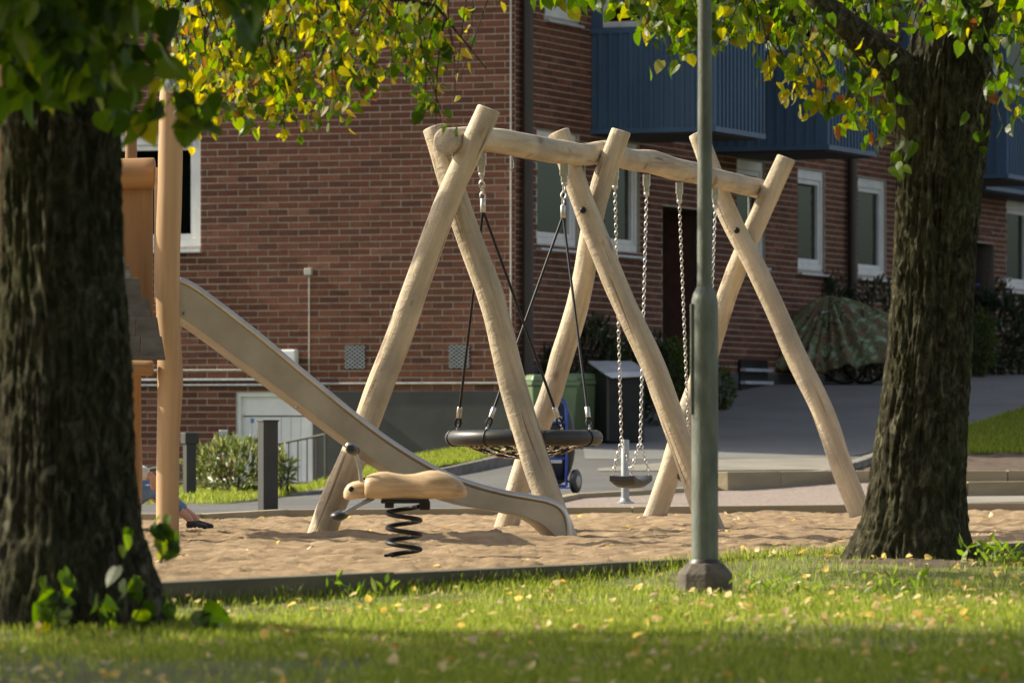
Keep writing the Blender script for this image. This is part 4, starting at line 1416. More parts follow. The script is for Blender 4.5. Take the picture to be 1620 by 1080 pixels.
MB().box(lb + Vector((-.064, 0, (zt_(480) + zt_(655)) / 2)), (.012, .07, zt_(480) - zt_(655))).build('hatch', MT['lamp_green'], lamp, bevel=.004)
MB().lathe(lb + Vector((0, 0, 4.55)), [(.05, 0), (.09, .06), (.16, .12), (.17, .30), (.22, .34), (.12, .42), (.03, .45)], 24).build('lantern', MT['lamp_green'], lamp, True)

# ---------------------------------------------------------------- bollards
def bollard(label, px, top, Yd, w, cap):
    p = at(px, top, Yd)
    g = float(z_yard(p.x, Yd))
    t = thing('bollard', label, 'bollard', (p.x, Yd, g))
    h = p.z - g
    rot = Matrix.Rotation(R(24), 3, 'Z')
    MB().box((p.x, Yd, g + h / 2 - (.05 if cap else 0) - .05), (w * (.72 if cap else 1), w * (.72 if cap else 1), h + .1 - (.1 if cap else 0)), rot).build('shaft', MT['bollard'], t, bevel=.006)
    if cap:
        MB().box((p.x, Yd, g + h - .055), (w, w, .11), rot).build('light_head', MT['bollard'], t, bevel=.006)
    else:
        MB().box((p.x, Yd, g + h + .003), (w + .012, w + .012, .016), rot).build('cap', MT['bollard'], t, bevel=.003)
bollard('tall square anthracite bollard standing just behind the sandbox edging', 424, 666, 44.6, .135, False)
bollard('dark bollard light with a wider head beside the wooden tower post', 300, 684, 52.0, .145, True)

# ---------------------------------------------------------------- wheelie bins, waste box, hand truck
def bin_(label, px, ytop, Yd, w, dpt, rotz):
    p = at(px, ytop, Yd)
    g = float(z_yard(p.x, Yd))
    h = p.z - g
    t = thing('wheelie_bin', label, 'bin', (p.x, Yd, g), 'green wheelie bins')
    rot = Matrix.Rotation(rotz, 3, 'Z')
    MB().box((p.x, Yd, g + .06 + (h - .2) / 2), (w * .84, dpt * .84, h - .2), rot, taper=1.19).build('body', MT['bin_green'], t, bevel=.02)
    MB().box((p.x, Yd, g + h - .115), (w * 1.06, dpt * 1.06, .05), rot).build('rim', MT['bin_green'], t, bevel=.012)
    MB().box((p.x, Yd, g + h - .05), (w * 1.03, dpt * 1.03, .075), rot, taper=.88).build('lid', MT['bin_green'], t, bevel=.02)
    bk = rot @ Vector((0, dpt * .52, 0))
    MB().tube([Vector((p.x, Yd, g + h - .12)) + bk + rot @ Vector((s_ * w * .4, .06, 0)) for s_ in (-1, 1)], .016, 8).build('handle', MT['bin_green'], t, True)
    for s_ in (-1, 1):
        c = Vector((p.x, Yd, g + .1)) + rot @ Vector((s_ * w * .38, dpt * .42, 0))
        MB().lathe(c - rot @ Vector((.025, 0, 0)), [(.07, 0), (.1, .004), (.1, .046), (.07, .05)], 18, axis=rot @ Vector((1, 0, 0))).build('wheel', MT['black'], t, True)
bin_('green wheelie bin on the left, half hidden behind the swing leg', 862, 591, 59.3, .56, .62, R(22))
bin_('green wheelie bin on the right, next to the black waste box', 912, 589, 59.8, .56, .66, R(22))

p = at(978, 576, 59.5)
g = float(z_yard(p.x, 59.5))
wb = thing('waste_box', 'black waste box with a sloping silver lid beside the green bins', 'waste bin', (p.x, 59.5, g))
rot = Matrix.Rotation(R(22), 3, 'Z')
hh = p.z - g - .1
MB().box((p.x, 59.5, g + hh / 2), (.46, .40, hh), rot).build('body', MT['blackpaint'], wb, bevel=.008)
for s_ in (-1, 1):
    MB().box(Vector((p.x, 59.5, g + hh / 2)) + rot @ Vector((s_ * .215, -.205, 0)), (.03, .012, hh - .05), rot).build('edge_strip', MT['bollard'], wb)
tp = [Vector((p.x, 59.5, g + hh)) + rot @ Vector(v) for v in ((-.27, -.26, -.02), (.27, -.26, .0), (.27, .24, .12), (-.27, .24, .12), (-.2, -.29, -.06), (.2, -.29, -.04))]
MB().add(tp + [v + Vector((0, 0, .02)) for v in tp], [(0, 1, 2, 3), (9, 8, 7, 6), (0, 6, 7, 1), (1, 7, 8, 2), (2, 8, 9, 3), (3, 9, 6, 0), (4, 5, 1, 0), (10, 6, 7, 11), (4, 10, 11, 5), (4, 0, 6, 10), (5, 11, 7, 1)]).build('lid', MT['zinc'], wb)

TY = 49.3
g = float(z_yard(.45, TY))
ht = thing('hand_truck', 'blue hand truck carrying a black bag, standing on the asphalt behind the nest swing', 'hand truck', (.45, TY, g))
zz = lambda y: at(0, y, TY).z
xx = lambda x: at(x, 0, TY).x
fr = [(xx(850), TY, zz(770)), (xx(850), TY, zz(645)), (xx(855), TY, zz(633)), (xx(865), TY, zz(628)), (xx(882), TY, zz(627)), (xx(892), TY, zz(633)), (xx(896), TY, zz(645)), (xx(896), TY, zz(768))]
MB().tube(fr, .014, 10).build('frame', MT['blue_tube'], ht, True)
for y in (668, 700, 725, 768):
    MB().tube([(xx(850), TY, zz(y)), (xx(896), TY, zz(y))], .011, 8).build('crossbar', MT['blue_tube'], ht, True)
MB().box((xx(875), TY - .1, zz(771)), (.32, .22, .012)).build('toe_plate', MT['blue_tube'], ht)
for x in (844, 911):
    MB().lathe((xx(x) - .028, TY + .02, zz(761)), [(.05, 0), (.095, .003), (.112, .012), (.112, .044), (.095, .053), (.05, .056)], 24, axis=(1, -.45, 0)).build('tyre', MT['black'], ht, True)
    MB().lathe((xx(x) - .026, TY + .02, zz(761)), [(.02, -.006), (.055, -.004), (.055, .058), (.02, .062)], 16, axis=(1, -.45, 0)).build('rim', MT['galv'], ht, True)
MB().tube([(xx(846), TY + .02, zz(761)), (xx(908), TY + .02, zz(761))], .01, 8).build('axle', MT['blackpaint'], ht, True)
bag = MB()
bag.ball((xx(882), TY + .12, zz(700)), (.17, .12, .40), 18, 14)
bo = bag.build('bag', MT['bag'], ht, True)
for y in (663, 728): MB().box((xx(872), TY + .01, zz(y)), (.20, .02, .05)).build('strap', MT['zinc'], ht)
# fixed steel tube post in the gravel strip
fp = at(989, 800, 46.6)
pst = thing('steel_post', 'short galvanised steel post with a base flange in the gravel behind the belt swing', 'post', (fp.x, 46.6, float(z_yard(fp.x, 46.6))))
gz = float(z_yard(fp.x, 46.6))
MB().lathe((fp.x, 46.6, gz), [(.036, 0), (.036, at(0, 697, 46.6).z - gz), (.03, at(0, 695, 46.6).z - gz)], 20).build('tube', MT['galv'], pst, True)
MB().lathe((fp.x, 46.6, gz), [(.085, -.02), (.085, .012), (.05, .03), (.037, .05)], 20).build('flange', MT['galv'], pst, True)

# ---------------------------------------------------------------- leaves and trees
LV = np.array([(0, 0, 0), (0, .38, 0), (0, .70, 0), (0, 1.05, 0),
               (.25, -.08, 0), (.45, .12, 0), (.46, .40, 0), (.30, .70, 0), (.10, .93, 0),
               (-.25, -.08, 0), (-.45, .12, 0), (-.46, .40, 0), (-.30, .70, 0), (-.10, .93, 0)], float)
LV[:, 2] = .18 * np.abs(LV[:, 0]) - .16 * LV[:, 1] ** 2
LQ = np.array([(0, 4, 5, 1), (1, 6, 7, 2), (2, 7, 8, 3), (1, 10, 9, 0), (2, 12, 11, 1), (3, 13, 12, 2)])
LT = np.array([(1, 5, 6), (1, 11, 10)])
NV = np.array([(0, 0, 0), (0, .35, 0), (0, .7, 0), (0, 1.0, 0), (.14, .25, 0), (.17, .6, 0), (-.14, .25, 0), (-.17, .6, 0)], float)   # narrow evergreen leaf
NV[:, 2] = .25 * np.abs(NV[:, 0]) - .12 * NV[:, 1] ** 2
NQ = np.array([(1, 4, 5, 2), (2, 7, 6, 1)])
NT = np.array([(0, 4, 1), (2, 5, 3), (0, 1, 6), (2, 3, 7)])

def unit(v):
    return v / np.maximum(np.linalg.norm(v, axis=-1, keepdims=True), 1e-9)
def leaf_frames(tip, nrm):
    y = unit(np.asarray(tip, float))
    n = np.asarray(nrm, float)
    z = unit(n - (n * y).sum(-1, keepdims=True) * y)
    x = np.cross(y, z)
    return np.stack([x, y, z], -1)          # columns
def leaves_mesh(name, pos, frames, size, mid, mats, parent, narrow=False):
    T, Q, Tr = (NV, NQ, NT) if narrow else (LV, LQ, LT)
    n, m = len(pos), len(T)
    TT = np.repeat(T[None], n, 0)
    TT[:, :, 2] *= rng.uniform(-.9, 2.6, n)[:, None]
    TT[:, :, 0] *= rng.uniform(.7, 1.08, n)[:, None]
    V = np.einsum('nij,nmj->nmi', frames, TT) * size[:, None, None] + pos[:, None, :]
    k = np.arange(n)[:, None, None] * m
    q = (k + Q[None]).reshape(-1, 4)
    t = (k + Tr[None]).reshape(-1, 3)
    me = mesh_np(name, V.reshape(-1, 3), quads=q, tris=t)
    for mm in mats: me.materials.append(mm)
    mi = np.concatenate([np.repeat(mid, len(Q)), np.repeat(mid, len(Tr))])
    me.polygons.foreach_set('material_index', mi.astype(np.int32))
    return link(name, me, None, parent)

def trunk(name, pts, rad, parent, seed, seg=220, step=.014, amp=.022, flare=None):
    pts = [Vector(p) for p in pts]
    z = np.array([p.z for p in pts])
    n = int((z[-1] - z[0]) / step)
    zz = np.linspace(z[0], z[-1], n)
    cx, cy, r = (np.interp(zz, z, [p.x for p in pts]), np.interp(zz, z, [p.y for p in pts]), np.interp(zz, z, rad))
    for a in (cx, cy, r):
        for _ in range(12): a[1:-1] = (a[:-2] + 2 * a[1:-1] + a[2:]) / 4
    th = np.arange(seg) * 2 * math.pi / seg
    Z, TH = np.meshgrid(zz, th, indexing='ij')
    P = np.stack([np.cos(TH) * 3.2, np.sin(TH) * 3.2, Z * 1.1], -1)
    ridg = 1 - np.abs(vnoise(P * np.array([3.4, 3.4, 5.5]) + seed, seed)) * 2.6
    ridg2 = 1 - np.abs(vnoise(P * np.array([9, 9, 15]) + seed, seed + 4)) * 2.0
    big = fbm(P * np.array([.5, .5, .8]), 2, seed + 9)
    D = amp * (.6 * ridg + .35 * ridg2 - .4) + .02 * big
    RR = r[:, None] + D
    if flare:
        zb, h, k = flare
        f = np.clip(1 - (Z - zb) / h, 0, 1) ** 2
        RR = RR + f * k * (.65 + .6 * vnoise(np.stack([np.cos(TH) * 1.7, np.sin(TH) * 1.7, Z * 0 + seed], -1), seed + 2))
    V = np.stack([cx[:, None] + RR * np.cos(TH), cy[:, None] + RR * np.sin(TH), Z], -1).reshape(-1, 3)
    i, j = np.meshgrid(np.arange(n - 1), np.arange(seg), indexing='ij')
    q = np.stack([i * seg + j, i * seg + (j + 1) % seg, (i + 1) * seg + (j + 1) % seg, (i + 1) * seg + j], -1).reshape(-1, 4)
    return link(name, mesh_np(name, V, quads=q), MT['bark'], parent, True)

class Foliage:
    def __init__(s): s.p, s.t, s.n, s.s, s.m = [], [], [], [], []
    def leaf(s, p, t, n, size, m):
        s.p.append(tuple(p)); s.t.append(tuple(t)); s.n.append(tuple(n)); s.s.append(size); s.m.append(m)
    def strand(s, a, b, n, size, py=.2, pb=.03, spread=.07, tw=None, curve=.1):
        a, b = Vector(a), Vector(b)
        bend = Vector((random.uniform(-1, 1), random.uniform(-1, 1), 0)) * curve
        pts = []
        for i in range(9):
            f = i / 8
            pts.append(a.lerp(b, f) + bend * math.sin(f * math.pi))
        if tw is not None: tw.tube(pts, [.006 - .0045 * i / 8 for i in range(9)], 5)
        for i in range(n):
            f = random.random() ** .8
            k = min(7, int(f * 8))
            c = pts[k].lerp(pts[k + 1], f * 8 - k)
            c = c + Vector((random.gauss(0, spread), random.gauss(0, spread), random.gauss(0, spread * .7)))
            t = Vector((random.gauss(0, .55), random.gauss(0, .55), -1.0 + random.gauss(0, .35)))
            nn = Vector((random.gauss(0, 1), random.gauss(0, 1) , random.gauss(0, .5)))
            r = random.random()
            m = 2 if r < pb else (1 if r < pb + py else 0)
            s.leaf(c, t, nn, size * random.uniform(.65, 1.2), m)
    def build(s, tree, nsingle=220, name='foliage'):
        p, t, n_, sz, m = (np.array(x, float) for x in (s.p, s.t, s.n, s.s, s.m))
        fr = leaf_frames(t, n_)
        px, py = 810 + p[:, 0] * F / p[:, 1], YH + (HC - p[:, 2]) * F / p[:, 1]
        inn = (px > 0) & (px < 1620) & (py > 0) & (py < 1080)
        order = np.argsort(-(sz / p[:, 1]) * inn)
        single = np.zeros(len(p), bool)
        single[order[:min(nsingle, int(inn.sum()))]] = True
        mats = [MT['leaf_green'], MT['leaf_yellow'], MT['leaf_brown']]
        k = ~single
        fo = tag(leaves_mesh(name, p[k], fr[k], sz[k], m[k].astype(int), mats, tree), kind='stuff')
        base = []
        for mm in mats:
            me = mesh_np('leaf', LV, quads=LQ, tris=LT)
            me.materials.append(mm)
            base.append(me)
        for i in np.where(single)[0]:
            M4 = Matrix.Identity(4)
            kk = (random.uniform(.7, 1.08), 1, random.choice((-1, 1, 1)) * random.uniform(.3, 2.6))
            for a in range(3):
                for b in range(3): M4[a][b] = fr[i][a][b] * sz[i] * kk[b]
                M4[a][3] = p[i][a]
            link('leaf', base[int(m[i])], None, tree, False, M4)
        return fo

def in_frame(p, mx=60, my=40):
    x, y = proj(p)
    return -mx < x < 1620 + mx and y > -my
def crown(fol, c, rad, n, size, py=.12, zmin=2.5, clump=40):
    c = Vector(c)
    cs = []
    while len(cs) < clump:
        v = Vector((random.gauss(0, 1), random.gauss(0, 1), random.gauss(0, 1))).normalized() * random.uniform(.35, 1.0) ** .6
        q = c + Vector((v.x * rad[0], v.y * rad[1], v.z * rad[2]))
        if q.z > zmin: cs.append(q)
    k = 0
    while k < n:
        b = random.choice(cs)
        q = b + Vector((random.gauss(0, .45), random.gauss(0, .45), random.gauss(0, .32)))
        k += 1
        if q.z < zmin or in_frame(q): continue
        fol.leaf(q, (random.gauss(0, .7), random.gauss(0, .7), -.8), (random.gauss(0, .6), random.gauss(0, .6), 1), size * random.uniform(.7, 1.2), 1 if random.random() < py else 0)
    return cs

def limb(pts, rad, parent, seg=14, name='limb'):
    return MB().tube(pts, rad, seg).build(name, MT['bark'], parent, True)

# ---- left linden tree, close to the camera and in its own shade
LTY = 20.7
lt = thing('linden_tree', 'thick dark linden trunk at the left edge with ivy-like shoots at its foot', 'tree', (-1.76, LTY, -.07))
pts = [at(x, y, LTY) for x, y in ((108, 1010), (108, 940), (106, 860), (104, 790), (103, 735), (102, 600), (98, 430), (97, 250), (98, 80))]
pts += [Vector((-1.77, LTY, 3.4)), Vector((-1.75, LTY, 5.5))]
sc_ = LTY / F
trunk('trunk', pts, [146 * sc_, 138 * sc_, 124 * sc_, 113 * sc_, 107 * sc_, 104 * sc_, 95 * sc_, 93 * sc_, 92 * sc_, .21, .14], lt, 5, amp=.024, flare=(-.15, .5, .10))
f = Foliage()
tw = MB()
crown(f, (-4.1, 19.2, 3.7), (2.3, 1.7, .9), 3000, .16, zmin=2.55, clump=40)  # unseen leaves added outside the view to darken the near leaves
crown(f, (-2.2, 14.0, 5.4), (5.5, 3.4, 1.8), 5500, .2, zmin=3.2, clump=80)  # unseen leaves added towards the camera to darken trunk and near foliage
cl = crown(f, (-3.9, 19.6, 6.2), (7.4, 3.3, 3.0), 21000, .18, clump=230)  # crown stretched leftwards, out of view, to throw shade on the lawn
for c in cl[::11]:
    a = Vector((-1.75, LTY, random.uniform(3.2, 5)))
    m = a.lerp(c, .5) + Vector((0, 0, .5))
    if in_frame(m, 150, 150) or in_frame(c, 150, 100): continue
    limb([a, a.lerp(m, .5) + Vector((0, 0, .2)), m, c], [.07, .05, .035, .012], lt)
# big near leaves at the top left
for x0, y1, n_ in ((-5, 120, 22), (25, 165, 26), (55, 205, 24), (85, 170, 26), (118, 190, 24), (150, 175, 24), (180, 150, 24), (205, 165, 24), (228, 120, 22), (250, 70, 14), (35, 90, 22), (75, 90, 22), (110, 90, 22), (145, 90, 22), (190, 80, 22), (225, 50, 20), (10, 60, 22)):
    Yd = random.uniform(17.6, 19.4)
    f.strand(at(x0 + random.uniform(-15, 15), -130, Yd), at(x0, y1 - 25, Yd), n_ + 4, .115, .0, .0, .06, tw)
for x0, y1, n_ in ((335, 40, 5), (375, 62, 8), (400, 72, 8), (350, 30, 6)):
    Yd = random.uniform(16.6, 17.4)
    f.strand(at(x0 + 10, -120, Yd), at(x0, y1 - 30, Yd), n_, .115, .0, .0, .025, tw)
for x0, y0, y1, n_, Yd in ((258, 60, 175, 6, 18.6), (300, 150, 205, 6, 18.5), (235, 120, 195, 6, 18.8), (320, 165, 200, 3, 18.4)):
    f.strand(at(x0 - 10, y0, Yd), at(x0, y1, Yd), n_, .11, .1, .06, .03, tw)
# far reaching branch with sunlit green and yellow leaves
env_x = [285, 310, 340, 370, 400, 430, 460, 490, 520, 545, 575, 600, 630, 650, 675, 695, 720, 745]
env_y = [185, 232, 218, 200, 195, 215, 236, 225, 205, 205, 180, 155, 125, 135, 185, 225, 175, 110]
yel = [.35, .55, .5, .35, .5, .55, .35, .45, .35, .3, .4, .45, .5, .3, .1, .12, .8, .8]
for i in range(96):
    x0 = random.uniform(285, 690) if i < 88 else random.uniform(655, 745)
    y1 = float(np.interp(x0, env_x, env_y)) * random.uniform(.55, 1.0)
    Yd = random.uniform(26.2, 28.2)
    pyl = float(np.interp(x0, env_x, yel)) * (1.6 if random.random() < .4 else .4)
    nn = int(4 + y1 / 11)
    if x0 > 705: nn = 4
    f.strand(at(x0 + random.uniform(-110, 110), -60, Yd), at(x0, y1 - 8, Yd + random.uniform(-.3, .3)), int(nn * 1.25), .062, pyl, .015, .05, tw, .08)
for x0, y1 in ((690, 205), (672, 170)):
    f.strand(at(x0 + 15, 20, 27.0), at(x0, y1, 27.0), 10, .075, .12, .03, .03, tw, .05)
br = [Vector((-1.75, LTY, 3.6)), Vector((-1.9, 22.5, 4.3)), Vector((-1.7, 25, 4.2)), at(430, -60, 27), at(560, -15, 27.2), at(690, 10, 27.3), at(770, 110, 27.4)]
limb(br, [.09, .07, .05, .03, .018, .009, .003], lt, 10)
limb([br[3], at(370, -20, 27.1), at(320, 60, 27.2)], [.025, .012, .004], lt, 8)
limb([br[4], at(520, 60, 27.0), at(500, 110, 27.0)], [.012, .007, .003], lt, 8)
# shoots at the foot
for x0, y0, y1, n_, Yd in ((75, 985, 910, 6, 20.15), (110, 985, 915, 6, 20.1), (160, 990, 930, 6, 20.1), (200, 985, 890, 7, 20.15), (232, 985, 915, 5, 20.2), (95, 990, 955, 5, 20.05)):
    f.strand(at(x0, y0, Yd), at(x0 + random.uniform(-12, 12), y1, Yd), n_, .08, .04, .0, .035, tw, .03)
for x0, y0, y1, n_, Yd, sz_ in ((262, 890, 822, 9, 20.2, .075), (275, 870, 845, 5, 20.2, .07), (322, 985, 962, 3, 20.1, .10), (335, 1000, 985, 2, 20.1, .09), (210, 870, 830, 3, 20.15, .06)):
    f.strand(at(x0 - 8, y0, Yd), at(x0, y1, Yd), n_, sz_, .0, .0, .022, tw, .02)
f.build(lt, 260)
tag(tw.build('twigs', MT['bark'], lt), kind='stuff')

# ---- right linden tree at the sandbox corner
RTY = 28.0
rt = thing('linden_tree', 'rugged linden trunk with a forked limb at the right corner of the sandbox', 'tree', (2.25, RTY, .03))
sc_ = RTY / F
pts = [at(x, y, RTY) for x, y in ((1446, 900), (1446, 860), (1450, 800), (1457, 700), (1470, 560), (1478, 420), (1484, 300), (1490, 200), (1496, 120), (1506, 20), (1512, -80))] + [Vector((2.5, RTY, 5.2))]
trunk('trunk', pts, [84 * sc_, 82 * sc_, 78 * sc_, 71 * sc_, 66 * sc_, 65 * sc_, 66 * sc_, 72 * sc_, 70 * sc_, 52 * sc_, 45 * sc_, .08], rt, 17, amp=.026, flare=(-.03, .40, .17))
limb([at(1480, 250, RTY), at(1452, 170, RTY - .02), at(1420, 110, RTY - .06), at(1375, 70, RTY - .1), at(1330, 32, RTY - .12), at(1285, -10, RTY - .1), at(1230, -90, RTY)], [.20, .155, .115, .088, .072, .06, .05], rt, 22)
limb([at(1520, 90, RTY), at(1560, 20, RTY), at(1620, -70, RTY)], [.10, .07, .05], rt, 16)
f = Foliage()
tw = MB()
cl = crown(f, (4.6, 28.6, 7.4), (3.6, 3.2, 3.2), 3400, .13, zmin=3.3, clump=50)
for c in cl[::8]:
    a = Vector((2.45, RTY, random.uniform(3.6, 5)))
    m = a.lerp(c, .5) + Vector((0, 0, .4))
    if in_frame(m, 100, 100) or in_frame(c, 100, 60): continue
    limb([a, a.lerp(m, .5) + Vector((0, 0, .2)), m, c], [.06, .045, .03, .01], rt)
S = []
for i in range(30): S.append((random.uniform(1010, 1210), random.uniform(15, 75), 9, .1))
S += [(1030, 85, 9, .15), (1050, 110, 10, .15), (1075, 105, 9, .4), (1085, 125, 9, .15), (1110, 85, 9, .35), (1120, 100, 4, .2), (1068, 120, 6, .1), (1185, 85, 9, .1), (1200, 95, 8, .1)]
for i in range(26): S.append((random.uniform(1210, 1410), random.uniform(40, 130), 9, .06))
S += [(1262, 170, 12, .75), (1280, 175, 12, .75), (1300, 185, 12, .7), (1330, 180, 12, .75), (1345, 165, 10, .75), (1360, 180, 10, .6), (1312, 190, 9, .1), (1335, 205, 9, .05), (1350, 215, 8, .05), (1380, 195, 9, .05), (1395, 185, 9, .05), (1400, 240, 9, .03), (1408, 275, 7, .03), (1385, 235, 4, .03), (1300, 150, 6, .1), (1220, 145, 3, .05), (1198, 145, 2, .05)]
for i in range(16): S.append((random.uniform(1390, 1560), random.uniform(5, 75), 7, .05))
S += [(1570, 110, 8, .1), (1585, 150, 8, .08), (1600, 190, 8, .05), (1590, 215, 7, .05), (1612, 205, 6, .05), (1575, 190, 5, .05), (1615, 90, 9, .1), (1560, 60, 8, .1), (1565, 235, 4, .05)]
for i in range(14): S.append((random.uniform(1560, 1630), random.uniform(20, 100), 9, .05))
S += [(845, 12, 3, .3), (880, 22, 4, .2), (915, 20, 3, .3), (945, 25, 5, .1), (960, 10, 4, .1), (985, 18, 5, .1), (1000, 35, 6, .15)]
for x0, y1, n_, pyl in S:
    Yd = RTY + random.uniform(-1.2, -.25) if x0 > 1380 and x0 < 1560 else RTY + random.uniform(-.9, .7)
    if 1285 < x0 < 1440 and y1 < 135: Yd = RTY + random.uniform(.25, 1.0)
    y0 = -40 if y1 < 130 else y1 - 120
    f.strand(at(x0 + random.uniform(-70, 70), y0, Yd), at(x0, y1 - 10, Yd + random.uniform(-.2, .2)), int(n_ * 1.5), .074, pyl, .02, .05, tw, .06)
f.build(rt, 280)
tag(tw.build('twigs', MT['bark'], rt), kind='stuff')

# ---------------------------------------------------------------- bushes
def bush(name, label, px, Yd, w, h, n, size, mat, dpt=None, group=None, up=.6, narrow=True, base=None, stems=5, mix=None):
    X_ = at(px, 0, Yd).x
    g = float(z_yard(X_, Yd)) if base is None else base
    t = thing(name, label, 'shrub', (X_, Yd, g), group)
    dpt = dpt or w * .6
    v = rng.normal(0, 1, (n, 3))
    v = unit(v) * (rng.uniform(.35, 1, (n, 1)) ** .5)
    v *= 1 + .22 * vnoise(unit(v) * 2.3 + px * .1, int(px))[:, None]
    P = np.stack([X_ + v[:, 0] * w / 2, Yd + v[:, 1] * dpt / 2, g + h * .5 + v[:, 2] * h * .52], -1)
    P[:, 2] = np.maximum(P[:, 2], g + .02)
    tip = unit(v) * .8 + rng.normal(0, .45, (n, 3)) + np.array([0, 0, up])
    nr = rng.normal(0, .7, (n, 3)) + np.array([0, -.3, .8])
    fr = leaf_frames(tip, nr)
    tag(leaves_mesh('foliage', P, fr, size * rng.uniform(.7, 1.25, n), (rng.uniform(0, 1, n) < .5).astype(int) * 0, [MT[mat]], t, narrow), kind='stuff')
    for i in range(stems):
        a = i * 2.4
        MB().tube([(X_ + .05 * math.cos(a), Yd + .05 * math.sin(a), g - .03), (X_ + w * .14 * math.cos(a), Yd + dpt * .14 * math.sin(a), g + h * .3), (X_ + w * .3 * math.cos(a), Yd + dpt * .3 * math.sin(a), g + h * .75)], [.015, .011, .004], 6).build('stem', MT['bark'], t, True)
    return t
bush('rhododendron', 'glossy rhododendron shrub with upright leaves behind the tall bollard', 376, 53.5, 1.12, .54, 1100, .105, 'rhodo', up=.7, base=.04)
bush('rhododendron', 'small sparse sprig of rhododendron right of the tall bollard', 449, 53.2, .22, .42, 70, .10, 'rhodo', up=.7, base=.06, stems=2)
bush('evergreen_shrub', 'dark evergreen shrub directly beside the corner downpipe', 858, 60.0, .8, 1.05, 800, .11, 'bush_dark', up=.9)
bush('evergreen_shrub', 'dark upright evergreen shrub behind the green bins', 928, 60.9, 1.0, 1.25, 1300, .11, 'bush_dark', up=1.0)
bush('evergreen_shrub', 'dark evergreen shrub behind the black waste box', 1008, 61.5, .95, 1.05, 1000, .11, 'bush_dark', up=.9)
bush('green_shrub', 'rounded lighter green shrub between the waste box and the entrance', 1068, 61.6, .62, 1.0, 1600, .07, 'bush_mid', up=.3)
bush('green_shrub', 'low green shrub peeping out right of the lamp post', 1142, 63.5, .32, .5, 500, .06, 'bush_mid', up=.3)
bush('evergreen_shrub', 'dark shrub rising behind the camouflage tarpaulin', 1312, 69.6, .7, 1.5, 900, .10, 'bush_dark', up=.4)
bush('evergreen_shrub', 'dark shrub between the tarpaulin and the right tree trunk', 1385, 70.2, .8, 1.35, 900, .10, 'bush_dark', up=.4)
bush('evergreen_shrub', 'dark green shrub by the brick wall right of the right tree', 1578, 76.0, 1.0, 1.25, 1300, .12, 'bush_dark', up=.8)
bush('green_shrub', 'lighter rounded shrub just right of the right tree trunk', 1548, 74.0, .6, .95, 1200, .07, 'bush_mid', up=.3)
bush('green_shrub', 'low rounded shrub at the right edge against the brick wall', 1618, 76.5, .6, .7, 900, .07, 'bush_mid', up=.3)
# weeds in the lawn
def weed(label, px, py, Yd, h, n, size):
    X_ = at(px, 0, Yd).x
    g = float(lawn_z(X_, Yd))
    t = thing('weed', label, 'plant', (X_, Yd, g), 'weeds in the lawn')
    P = np.stack([X_ + rng.normal(0, .09, n), Yd + rng.normal(0, .12, n), g + rng.uniform(.02, h, n)], -1)
    fr = leaf_frames(rng.normal(0, .8, (n, 3)) + np.array([0, 0, .5]), rng.normal(0, .6, (n, 3)) + np.array([0, 0, 1]))
    leaves_mesh('leaves', P, fr, size * rng.uniform(.7, 1.2, n), np.zeros(n, int), [MT['weed']], t, True)
    for i in range(3):
        MB().tube([(X_, Yd, g - .02), (X_ + rng.normal(0, .03), Yd, g + h * .5), (X_ + rng.normal(0, .06), Yd, g + h)], [.004, .003, .0015], 5).build('stem', MT['weed'], t)
weed('leafy weed in the lawn in front of the right tree, the left one', 1216, 925, 24.6, .12, 40, .065)
weed('leafy weed in the lawn in front of the right tree, the right one', 1412, 930, 24.8, .11, 46, .065)
weed('small bright weed at the timber edging left of the spring', 565, 930, 24.0, .09, 18, .07)
weed('small leafy weed growing at the right side of the right tree foot', 1560, 872, 27.3, .13, 60, .07)
# fallen leaves
n = 1500
X, Y = scatter(n * 3, 15.5, 33, None, lambda x, y: y < K1(x) - .03)
k = rng.uniform(0, 1, len(X)) < (.22 + .5 * smooth(-.1, .4, vnoise(np.stack([X * 1.3, Y * .8, X * 0], -1), 55)) + .25 * smooth(.5, 2.5, X))
X, Y = X[k][:900], Y[k][:900]
P = np.stack([X, Y, lawn_z(X, Y) + rng.uniform(.018, .05, len(X))], -1)
fr = leaf_frames(rng.normal(0, 1, (len(X), 3)) * np.array([1, 1, .35]), rng.normal(0, .5, (len(X), 3)) + np.array([0, 0, 1]))
fl = leaves_mesh('fallen_leaves', P, fr, rng.uniform(.02, .046, len(X)), np.zeros(len(X), int), [MT['fallen']], None)
tag(fl, 'dry tan and yellow leaves strewn over the lawn', 'leaves', kind='stuff')
n = 110
X = rng.uniform(-3, 4, n); Y = K1(X) + rng.uniform(.1, 1, n) * (K2(X) - K1(X) - .3)
P = np.stack([X, Y, sand_z(X, Y) + .012], -1)
fr = leaf_frames(rng.normal(0, 1, (n, 3)) * np.array([1, 1, .3]), rng.normal(0, .4, (n, 3)) + np.array([0, 0, 1]))
fl = leaves_mesh('fallen_leaves', P, fr, rng.uniform(.03, .06, n), np.zeros(n, int), [MT['fallen']], None)
tag(fl, 'few dry leaves scattered on the sand', 'leaves', kind='stuff')

